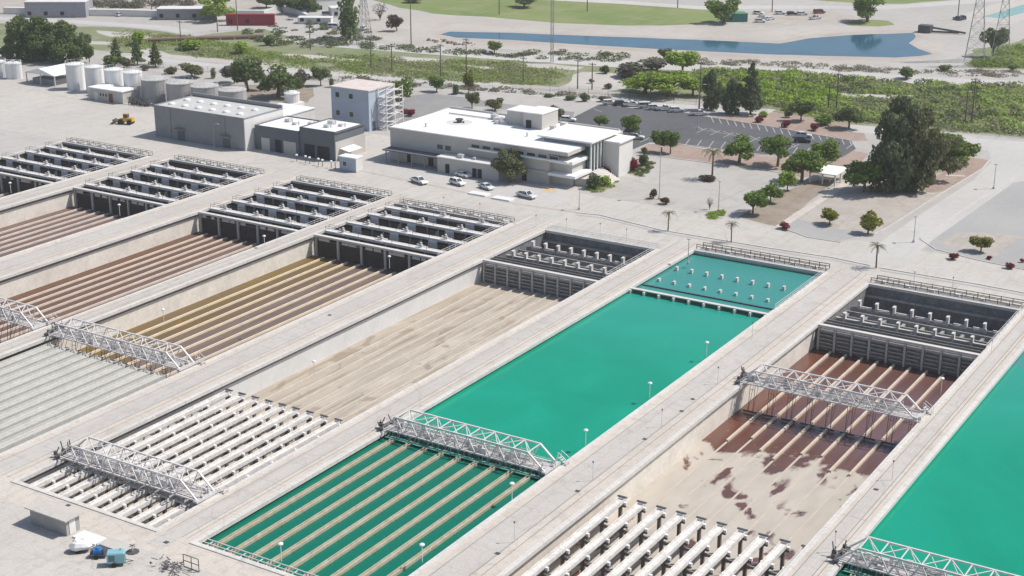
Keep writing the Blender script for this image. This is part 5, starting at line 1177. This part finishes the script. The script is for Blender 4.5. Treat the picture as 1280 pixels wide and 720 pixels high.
# uncountable scrub of the wash
def inpoly(P, x, y):
    c = False; j = len(P)-1
    for i in range(len(P)):
        if (P[i][1] > y) != (P[j][1] > y) and x < (P[j][0]-P[i][0])*(y-P[i][1])/(P[j][1]-P[i][1])+P[i][0]: c = not c
        j = i
    return c
BARE = [[(350, 67), (400, 69), (455, 74), (452, 77), (400, 75), (345, 71)], [(470, 70), (520, 72), (560, 76), (530, 78), (475, 74)], [(640, 78), (690, 80), (730, 84), (720, 88), (660, 86), (640, 82)], [(120, 38), (170, 42), (215, 50), (190, 51), (130, 44)], [(1040, 116), (1140, 117), (1150, 125), (1050, 123)], [(560, 80), (600, 82), (630, 88), (590, 87)], [(200, 56), (300, 60), (300, 63), (200, 60)], [(900, 100), (985, 104), (980, 108), (900, 105)], [(1180, 130), (1270, 136), (1260, 140), (1190, 135)], [(480, 84), (600, 92), (640, 98), (500, 90)], [(330, 74), (430, 82), (420, 86), (330, 79)]]
def scrub(name, lab, px, m, n, hr, wr, leaves, size, seed):
    rr = random.Random(seed); xs_ = [p[0] for p in px]; ys_ = [p[1] for p in px]; blobs = []
    while len(blobs) < n:
        a, c = rr.uniform(min(xs_), max(xs_)), rr.uniform(min(ys_), max(ys_))
        if inpoly(px, a, c) and not any(inpoly(q, a, c) for q in BARE):
            x, y = at(a, c); h = rr.uniform(*hr)*rr.uniform(.5, 1); w = rr.uniform(*wr); blobs.append((x, y, h*.35, w, w*rr.uniform(.7, 1.2), h*.65))
    me = leaves_mesh(name, m, blobs, leaves, size, seed=seed); o = bpy.data.objects.new(name, me); COL.objects.link(o); o['kind'] = 'stuff'; o['label'] = lab; o['category'] = 'scrub'
WR = [(880, 88), (1000, 93), (1120, 104), (1280, 110), (1280, 168), (1180, 160), (1060, 150), (965, 133), (900, 124), (870, 110)]
scrub('wash_scrub', 'mixed green scrub filling the wash on the right', WR, L_scr2, 420, (.6, 2.6), (1.5, 5), 42000, .75, 3)
scrub('wash_scrub', 'olive scrub scattered through the right of the wash', WR, L_scr1, 380, (.6, 2.4), (1.5, 5), 34000, .75, 4)
scrub('wash_scrub', 'bright spring scrub in the right of the wash', [(880, 92), (1000, 97), (1060, 130), (1010, 142), (960, 132), (890, 120)], L_bright, 130, (1.5, 4.), (2, 4.), 16000, .75, 5)
WL = [(330, 66), (480, 72), (640, 80), (700, 88), (690, 105), (640, 105), (520, 96), (400, 88), (330, 80), (200, 62), (150, 58), (150, 40), (230, 45)]
scrub('wash_scrub', 'low olive scrub of the left wash', WL, L_scr1, 260, (.3, 1.1), (2.5, 6), 20000, .6, 6)
scrub('wash_scrub', 'low green scrub of the left wash', WL, L_scr2, 260, (.3, 1.3), (2.5, 6), 20000, .6, 7)
scrub('wash_scrub', 'dark scrub along the road above the wash', [(340, 48), (400, 50), (640, 66), (700, 64), (860, 76), (860, 80), (640, 72), (420, 60), (340, 58)], L_scr3, 130, (.4, 1.6), (1.5, 3.5), 8000, .6, 8)
scrub('wash_scrub', 'dark scrub along the bank below the pond', [(860, 74), (1000, 79), (1160, 88), (1280, 88), (1280, 96), (1160, 94), (1000, 85), (860, 80)], L_scr4, 80, (.4, 1.4), (1.5, 3.5), 5000, .6, 9)
scrub('wash_scrub', 'green scrub at the right edge beside the pylons', [(1255, 62), (1280, 58), (1280, 84), (1230, 84), (1215, 80), (1250, 76)], L_scr2, 60, (1, 3), (2, 4), 7000, .7, 10)
scrub('fence_planting', 'dark low planting along the wash fence', [(380, 93), (430, 96), (560, 106), (660, 112), (760, 121), (760, 124), (640, 116), (520, 109), (380, 98)], L_scr4, 80, (.4, 1.2), (1, 2.5), 5000, .5, 11)
scrub('wash_scrub', 'dark clumps dotted through the right of the wash', WR, L_scr3, 130, (1, 3.2), (1.5, 4), 12000, .7, 23)
scrub('mound_scrub', 'olive ground scrub on the mound behind the great pine', [(1140, 165), (1180, 168), (1210, 185), (1205, 196), (1180, 205), (1150, 212), (1120, 200)], L_scr2, 190, (.6, 1.8), (1.2, 3.0), 26000, .45, 12)
scrub('garden_scrub', 'dark ground scrub on the bank below the white house', [(300, 40), (370, 22), (430, 30), (470, 40), (480, 52), (400, 54), (330, 56)], L_scr3, 70, (.5, 1.8), (1.5, 3), 6000, .6, 13)
scrub('grey_brush', 'grey leafless brush along the top left edge', [(110, 1), (240, 1), (240, 10), (110, 10)], L_grey, 90, (1, 3.5), (2, 4), 7000, .6, 14)
scrub('entrance_ground_cover', 'low green ground cover by the entrance', [(735, 226), (770, 220), (768, 232), (752, 240), (735, 240)], L_bright, 24, (.3, .8), (.6, 1.4), 2600, .3, 15)
scrub('entrance_ground_cover', 'dark hedge mat right of the front steps', [(785, 216), (812, 200), (817, 208), (800, 222)], L_dark, 26, (.3, .9), (.6, 1.4), 2600, .3, 16)
scrub('island_grass', 'green tuft bed on the lamp island of the plaza', [(880, 266), (905, 264), (900, 273), (884, 273)], L_bright, 14, (.3, .6), (.6, 1.2), 1600, .3, 17)

# ------------------------------------------------------------------ ground patches of the north
patch('wash', [(-60, 28), (50, 31), (120, 33), (210, 40), (240, 46), (330, 36), (380, 50), (420, 56), (480, 61), (560, 67), (640, 73), (780, 80), (900, 87), (1000, 91), (1160, 100), (1340, 112), (1340, 178), (1280, 172), (1170, 162), (1060, 157), (1000, 146), (960, 139), (870, 124), (760, 116), (640, 108), (560, 101), (430, 91), (330, 82), (250, 74), (150, 66), (100, 60), (-60, 58)], 0.006, M['wash_floor'], 3.0, 10)
patch('sand_bar', [(690, 112), (715, 100), (728, 90), (770, 92), (798, 99), (790, 108), (760, 114), (730, 115)], 0.012, M['sand'], 2.0, 5)
for P in ([(350, 67), (400, 69), (455, 74), (452, 77), (400, 75), (345, 71)], [(470, 70), (520, 72), (560, 76), (530, 78), (475, 74)], [(640, 78), (690, 80), (730, 84), (720, 88), (660, 86), (640, 82)], [(120, 38), (170, 42), (215, 50), (190, 51), (130, 44)], [(1040, 117), (1140, 118), (1150, 124), (1050, 122)], [(560, 80), (600, 82), (630, 88), (590, 87)], [(780, 74), (850, 79), (845, 84), (785, 82)]):
    patch('sand_bar', P, 0.012, M['sand'], 1.5, 5)
ribbon('gravel_road', [(370, 47), (400, 53), (480, 59), (560, 65), (640, 71), (760, 79), (900, 86), (1000, 90), (1100, 97), (1200, 103), (1340, 109)], 14, 0.016, M['road'])
ribbon('track', [(-40, 22), (60, 25), (120, 29), (200, 34), (235, 40)], 8, 0.018, M['road']); ribbon('track', [(105, 53), (160, 55), (205, 70), (300, 78), (420, 89), (560, 99), (640, 107), (760, 117), (880, 128)], 7, 0.016, M['sand'])
ribbon('fence_road', [(150, 72), (260, 84), (400, 95), (520, 104), (640, 113), (760, 122), (870, 131), (960, 142)], 13, 0.010, M['road'])
patch('planting_bed', [(228, 108), (250, 104), (300, 106), (390, 106), (392, 116), (385, 128), (300, 126), (240, 118)], 0.008, M['brown_soil'], 1.0, 4)
patch('lawn', [(440, -8), (500, 10), (540, 17), (640, 24), (700, 29), (780, 32), (870, 31), (905, 27), (945, 26), (930, 14), (870, 10), (760, 3), (690, -2), (660, -8)], 0.006, M['lawn'], 2.0, 10)
patch('lawn', [(930, -6), (980, -3), (1060, 3), (1130, 5), (1200, -1), (1200, -9)], 0.006, M['lawn'], 2.0, 10)
patch('tree_grass', [(1055, 28), (1075, 24), (1110, 26), (1118, 31), (1098, 33), (1060, 32)], 0.014, M['lawn'], 1.0, 5)
patch('pond_bank', [(440, 20), (500, 16), (540, 20), (640, 26), (780, 34), (900, 30), (960, 36), (1060, 32), (1150, 34), (1170, 44), (1180, 60), (1170, 74), (1100, 80), (960, 77), (800, 72), (640, 62), (520, 56), (470, 46)], 0.008, M['bank'], 2.0, 8)
patch('pond_margin', [(540, 42), (556, 37), (700, 41), (900, 48), (970, 51), (1005, 44), (1060, 40), (1144, 37), (1152, 46), (1143, 55), (1158, 61), (1176, 69), (1120, 76), (960, 73), (800, 65), (640, 55), (555, 50)], 0.012, M['tan_bank'], 1.0, 8)
pondm = watermat('pond_water', (.02, .085, .15), (.035, .12, .19), rough=.08, bump=.02)
patch('pond', [(550, 43), (562, 39.5), (640, 41), (700, 43.5), (800, 47), (900, 51), (975, 54.5), (1010, 48), (1060, 44), (1142, 41), (1145, 46), (1136, 54), (1148, 61), (1166, 67.5), (1150, 70), (1120, 72), (960, 68), (860, 63), (800, 60), (700, 54), (640, 50), (570, 47)], 0.02, pondm, 0.4, 8)
ribbon('upper_road', [(640, -6), (700, -1), (780, 3), (880, 10), (940, 9), (1020, 9), (1100, 10), (1200, 3), (1300, -6)], 10, 0.018, M['road'])
ribbon('canal_lining', [(1300, 2), (1262, 14), (1225, 27)], 26, 0.014, M['deck_grey']); ribbon('canal', [(1300, 4), (1266, 15), (1240, 22)], 9, 0.022, watermat('canal_water', (.18, .36, .34), (.22, .40, .37), bump=.01))
patch('verge', [(1215, 62), (1250, 56), (1280, 48), (1330, 48), (1330, 90), (1210, 84)], 0.010, M['wash_floor'], 2.0, 6)
patch('dirt_lot', [(935, 14), (1035, 14), (1070, 20), (1060, 30), (960, 33), (925, 30)], 0.012, M['dirt'], 1.0, 6)
patch('far_yard', [(-60, -10), (330, -10), (330, 12), (250, 22), (-60, 20)], 0.006, M['dirt'], 1.0, 8)
# lots, beds and kerbs near the office
patch('small_lot', [(508, 120), (540, 117), (575, 121), (640, 131), (718, 140), (716, 148), (600, 133), (558, 134), (500, 158), (492, 150)], 0.008, M['old_asphalt'])
lotp = [(748, 131), (858, 141), (890, 147), (960, 158), (1064, 176), (1070, 186), (1052, 197), (1000, 197), (946, 192), (845, 179), (812, 178), (788, 188), (740, 170), (700, 158), (712, 149)]
patch('car_park', lotp, 0.012, M['asphalt'])
patch('planting_bed', [(810, 180), (845, 180), (905, 190), (946, 194), (1000, 198), (1050, 198), (1066, 188), (1086, 192), (1075, 204), (1050, 216), (1000, 222), (985, 216), (945, 210), (880, 202), (836, 196), (806, 192), (800, 186)], 0.008, M['red_dirt'], .3, 4)
patch('planting_bed', [(890, 146), (960, 140), (1010, 146), (1075, 158), (1085, 176), (1064, 176), (960, 158)], 0.008, M['red_dirt'], .3, 4)
patch('planting_bed', [(922, 270), (945, 258), (975, 242), (1000, 232), (1030, 222), (1050, 222), (1020, 246), (972, 283), (960, 281)], 0.008, M['brown_soil'], .3, 4)
patch('dirt_triangle', [(972, 285), (1010, 258), (1057, 230), (1080, 214), (1120, 200), (1215, 196), (1236, 200), (1228, 212), (1170, 246), (1100, 290), (1050, 303), (1010, 297)], 0.008, M['dirt'], .3, 4)
patch('grey_verge', [(976, 284), (992, 272), (1040, 286), (1092, 290), (1056, 302), (1010, 296)], 0.012, M['gravel'], .3, 4)
patch('mound', [(1120, 200), (1140, 165), (1180, 166), (1215, 184), (1212, 196), (1180, 214), (1150, 222)], 0.014, M['wash_floor'], .3, 4)
patch('red_bed', [(1150, 232), (1180, 214), (1212, 197), (1236, 200), (1228, 210), (1182, 238), (1160, 242)], 0.016, M['red_dirt'], .3, 4)
patch('gravel_lot', [(1150, 298), (1178, 280), (1230, 245), (1268, 222), (1330, 200), (1330, 345), (1225, 326), (1170, 312)], 0.008, M['gravel'])
patch('sandy_patch', [(1172, 303), (1195, 292), (1240, 290), (1282, 296), (1260, 306), (1245, 320), (1215, 316)], 0.013, M['dirt'], .4, 3)
patch('pale_corner', [(1240, 232), (1290, 205), (1330, 190), (1330, 215), (1290, 225)], 0.014, M['road'])
ribbon('side_road', [(1100, 330), (1140, 296), (1190, 262), (1240, 228), (1262, 205), (1258, 190), (1230, 180), (1185, 170)], 9.5, 0.020, M['road'])
ribbon('side_road', [(1262, 205), (1300, 188), (1340, 178)], 12, 0.018, M['road'])
ribbon('outer_road', [(1060, 160), (1130, 166), (1200, 176), (1280, 182), (1340, 186)], 10, 0.017, M['road'])
ribbon('footpath', [(974, 284), (1012, 259), (1058, 229), (1074, 214), (1084, 205)], 2.2, 0.022, M['deck_beige'])
ribbon('footpath', [(1182, 219), (1206, 220)], 1.2, 0.022, M['deck_beige']); ribbon('footpath', [(1144, 240), (1168, 242)], 1.2, 0.022, M['deck_beige'])
kerb = mat('kerb_stone', (.52, .50, .47), .9)
for P in ([(975, 284), (1010, 297), (1050, 303), (1092, 293), (1110, 284), (1170, 246), (1228, 211), (1237, 200)], [(1150, 298), (1178, 280), (1230, 245), (1268, 222)], [(1150, 299), (1170, 312), (1225, 326), (1330, 347)], [(812, 194), (880, 203), (945, 211), (985, 218)], [(812, 181), (845, 180), (946, 193), (1050, 198)], [(922, 271), (945, 258), (975, 242)], [(890, 147), (960, 158), (1064, 176)]):
    ribbon('kerb', P, 0.3, 0.004, kerb, h=0.13)
for P in ([(720, 266), (750, 269), (828, 288), (900, 300), (960, 310), (1040, 322), (1088, 332)], [(1100, 335), (1160, 345), (1220, 355), (1300, 370)]):
    for h_, m_ in ((0.16, conc_l),): ribbon('kerb', P, 0.35, 0.004, m_, h=h_)
    Pw = [(a, c) for a, c in P]; ribbon('drain_strip', [(a, c+3.0) for a, c in P], 0.9, 0.010, M['gravel'])
# building strips of shade-free paving in front of the office
ribbon('yard_edge_strip', [(452, 214), (560, 236), (640, 254), (722, 266)], 1.0, 0.010, M['dirt'])
ribbon('yard_edge_strip', [(40, 112), (110, 127), (185, 142)], 2.2, 0.012, M['sand'])
patch('office_apron', [(455, 200), (500, 196), (560, 212), (620, 226), (700, 236), (718, 240), (700, 258), (600, 238), (500, 218)], 0.006, M['road'])
patch('entrance_bed', [(733, 232), (742, 224), (768, 218), (772, 228), (752, 241), (738, 241)], .012, M['brown_soil']); patch('entrance_bed', [(784, 217), (810, 199), (818, 207), (800, 222)], .012, M['brown_soil'])
for P in ([(802, 246), (815, 240), (835, 249), (846, 254), (830, 258), (808, 252)], [(870, 224), (886, 218), (900, 224), (888, 230)], [(878, 267), (898, 262), (908, 265), (902, 274), (884, 274)]): patch('plaza_island', P, .010, M['dirt'])
# painted car park lines
lines = []
for i in range(19): a = 889+i*9.6; c = 146.5+i*1.62; lines.append([(a, c), (a+3.2, c+6.5)])
for i in range(13): a = 862+i*15; c = 181-abs(i-0)*.0+i*1.1; lines.append([(a-6, c+1), (a, c-7)])
for i in range(16):
    a = 871+i*8.2; c = 158+i*1.45; lines.append([(a-8, c+6.5), (a+5, c+0.5)]) if i % 2 else lines.append([(a, c), (a+9, c+4)])
lines += [[(868, 160), (995, 184)], [(800, 178), (812, 172)], [(1058, 186), (1068, 178)], [(742, 136), (752, 140)]]
b = MB()
for (p, q) in lines:
    Lf, Rt = ribbon_poly([at(*p), at(*q)], .2); b.add([(v.x, v.y, .017) for v in (Rt[0], Rt[1], Lf[1], Lf[0])], [(0, 1, 2, 3)])
b.build('parking_lines', paint_w, kind='structure')
# round orange floor mark near the office
x, y = at(686, 238); b = MB(); b.cyl(x, y, .011, .016, 1.7, 24); tag(b.build('manhole_ring', mat('pale_orange', (.62, .42, .22), .9)), 'round orange painted patch on the yard at the office corner', 'floor marking')
# fences
def fence(px, lab, h=2.0, sp=6.0):
    pts = [at(*p) for p in px]; t = thing('mesh_fence', lab, 'fence', (pts[0][0], pts[0][1], 0)); m = MB(); w = MB()
    for p, q in zip(pts, pts[1:]):
        p3, q3 = Vector((*p, 0)), Vector((*q, 0)); n = max(1, int((q3-p3).length/sp))
        for i in range(n): a = p3+(q3-p3)*(i/n); m = MB(); m.tube(a, a+Vector((0, 0, h)), .05, 4); m.build('fence_post', steel_d, t)
        for z in (.1, .35, .6, .85, 1.1, 1.35, 1.6, h): w.tube(p3+Vector((0, 0, z)), q3+Vector((0, 0, z)), .022, 3)
    w.build('wire_mesh', steel_b, t)
fence([(150, 80), (260, 90), (400, 101), (520, 108), (640, 116), (760, 124), (870, 131), (960, 141)], 'long wire fence between the works and the wash'); fence([(1160, 162), (1280, 173), (1330, 177)], 'wire fence at the right below the wash scrub')
fence([(640, 110), (760, 118), (870, 127), (960, 136)], 'second wire fence line before the bright green mound')

# ------------------------------------------------------------------ far buildings and walls at the top
def farbox(px, w, d, h, lab, name, wm, rm, rot=0.0, gable=False, cat='building'):
    x, y = at(*px); t = thing(name, lab, cat, (x, y, 0), rot); m = MB(); m.box(-w/2, 0, 0, w/2, d, h); m.build('wall', wm, t, local=True)
    m = MB()
    if gable: m.loft([[(-w/2-.3, -.3, h+.002), (w/2+.3, -.3, h+.002), (w/2+.3, d/2, h+d*.22), (-w/2-.3, d/2, h+d*.22)], [(-w/2-.3, d+.3, h+.002), (w/2+.3, d+.3, h+.002), (w/2+.3, d/2+.01, h+d*.22), (-w/2-.3, d/2+.01, h+d*.22)]])
    else: m.box(-w/2-.2, -.2, h+.002, w/2+.2, d+.2, h+.25)
    m.build('roof', rm, t, local=True)
    m = MB()
    for i in range(max(1, int(w/7))): m = MB(); m.box(-w/2+1+i*7, -.06, 1.0, -w/2+2.6+i*7, -.004, 2.6); m.build('window', dark, t, local=True)
    return t
A1 = R(32)
farbox((70, 22), 26, 12, 6.5, 'grey lilac shed with a white gable end at the top left', 'grey_shed', mat('lilac_wall', (.30, .30, .34), .8), bwhite, A1)
farbox((232, 25), 24, 8, 4.5, 'low grey building right of the long white wall', 'grey_hall', bgrey, bwhite, A1)
farbox((313, 32), 20, 2.6, 4.4, 'dark red shipping container trailer by the green bank', 'red_trailer', redc, redc, A1, cat='container')
farbox((921, 27.5), 9, 3.5, 3.2, 'green container beside the lawn tree', 'green_box', greenc, greenc, A1, cat='container')
farbox((412, 14), 12, 12, 5.5, 'white house with a grey brown gable among garden trees', 'white_house', bwhite, mat('grey_brown_roof', (.30, .26, .22), .9), R(60), True)
farbox((428, 22), 9, 7, 4.0, 'small white outbuilding right of the white house', 'white_outbuilding', bwhite, bwhite, R(50))
farbox((393, 30), 14, 5, 2.4, 'low white garden wall building before the house', 'garden_store', bwhite, bwhite, R(28))
for P, h, lab, w_ in (([(6, 17), (52, 18)], 2.8, 'long white wall at the far top left, left part', 2.5), ([(90, 19), (160, 20), (225, 22)], 2.8, 'long white wall at the far top left, right part', 2.5), ([(240, 19), (330, 20), (352, 14), (372, 18), (385, 25)], 2.4, 'white wall stepping down round the green bank', 1.6),):
    tag(ribbon('boundary_wall', P, w_, 0.01, bwhite, h=h, kind=None) if False else ribbon('boundary_wall', P, w_, 0.01, bwhite, h=h), lab, 'wall')
for o in list(bpy.data.objects):
    if o.name.startswith('boundary_wall') and 'kind' in o: del o['kind']
for o in list(bpy.data.objects):
    if 'kind' in o and o['kind'] is None: del o['kind']
# fallen pipe line in the left wash
x0_, y0_ = at(185, 53); x1_, y1_ = at(330, 48); t = thing('pipeline', 'long rusty brown pipe crossing the left wash', 'pipe', (x0_, y0_, 0)); m = MB(); m.tube((x0_, y0_, 1.0), (x1_, y1_, 1.0), .8, 10); m.build('pipe', mat('rust_pipe', (.22, .15, .12), .8), t)
m = MB()
for i in range(9): m = MB(); f_ = i/8; xx, yy = x0_+(x1_-x0_)*f_, y0_+(y1_-y0_)*f_; m.box(xx-.4, yy-.8, 0, xx+.4, yy+.8, 1.0); m.build('pipe_saddle', conc, t)
x, y = at(776, 0); x, y = at(1152, 40); t = thing('intake_boom', 'dark floating boom frame at the right end of the pond', 'frame', (x, y, 0)); m = MB(); m.box(-1, -2, 0, 4, 2, 3.0); m.beam((4, 0, 2.2), (17, 3, .6), .7); m.beam((4, 1.5, .4), (14, 4, .4), .6); m.build('boom', steel_d, t, local=True)
x, y = at(567, 54); t = thing('rock_pile', 'low brown rock pile on the near bank at the pond left end', 'rocks', (x, y, 0)); m = MB(); r2 = random.Random(2)
for i in range(26):
    a, c = r2.gauss(0, 4), r2.gauss(0, 1.5); s = r2.uniform(.4, 1.2); m = MB(); m.loft([[(a+s*math.cos(q)*r2.uniform(.7, 1.1), c+s*math.sin(q)*r2.uniform(.7, 1.1), 0) for q in [j*1.256 for j in range(5)]], [(a+.5*s*math.cos(q), c+.5*s*math.sin(q), s*.8) for q in [j*1.256 for j in range(5)]]]); m.build('rock', mat('brown_rock', (.24, .19, .16), .95, .2), t, local=True)

# ------------------------------------------------------------------ light
SUN_EL, SUN_AZ = 53.0, 39.0     # azimuth measured from +X towards +Y
w = bpy.data.worlds.new('World'); S.world = w; w.use_nodes = True; nt = w.node_tree
sky = nt.nodes.new('ShaderNodeTexSky'); sky.sky_type = 'NISHITA'; sky.sun_disc = False; sky.sun_elevation = R(SUN_EL); sky.sun_rotation = R(90-SUN_AZ); sky.air_density = 1.0; sky.dust_density = 1.5
nt.links.new(sky.outputs[0], nt.nodes['Background'].inputs['Color']); nt.nodes['Background'].inputs['Strength'].default_value = 0.11
sd = bpy.data.lights.new('sun', 'SUN'); sd.energy = 4.3; sd.angle = R(0.5); sd.color = (1.0, .945, .875)
so = bpy.data.objects.new('sun', sd); COL.objects.link(so); d = Vector((math.cos(R(SUN_AZ))*math.cos(R(SUN_EL)), math.sin(R(SUN_AZ))*math.cos(R(SUN_EL)), math.sin(R(SUN_EL))))
so.rotation_euler = d.to_track_quat('Z', 'Y').to_euler()
S.view_settings.view_transform = 'Standard'; S.view_settings.look = 'None'; S.view_settings.exposure = 0.08; S.view_settings.gamma = 1.0; S.view_settings.use_curve_mapping = False

# ------------------------------------------------------------------ thin summer haze round the whole place
hz = MB().box(-4100, -1000, -7, 4100, 9100, 112); ho = hz.build('haze', bpy.data.materials.new('haze_air'), kind='stuff'); ho['label'] = 'thin pale haze over the whole plain'; ho['category'] = 'haze'
hm = ho.data.materials[0]; hm.use_nodes = True; hn = hm.node_tree; hn.nodes.clear()
pv = hn.nodes.new('ShaderNodeVolumePrincipled'); ou = hn.nodes.new('ShaderNodeOutputMaterial'); pv.inputs['Color'].default_value = (1, .985, .96, 1); pv.inputs['Density'].default_value = 0.00014; pv.inputs['Anisotropy'].default_value = 0.2
hn.links.new(pv.outputs[0], ou.inputs['Volume'])
S.cycles.volume_bounces = 0
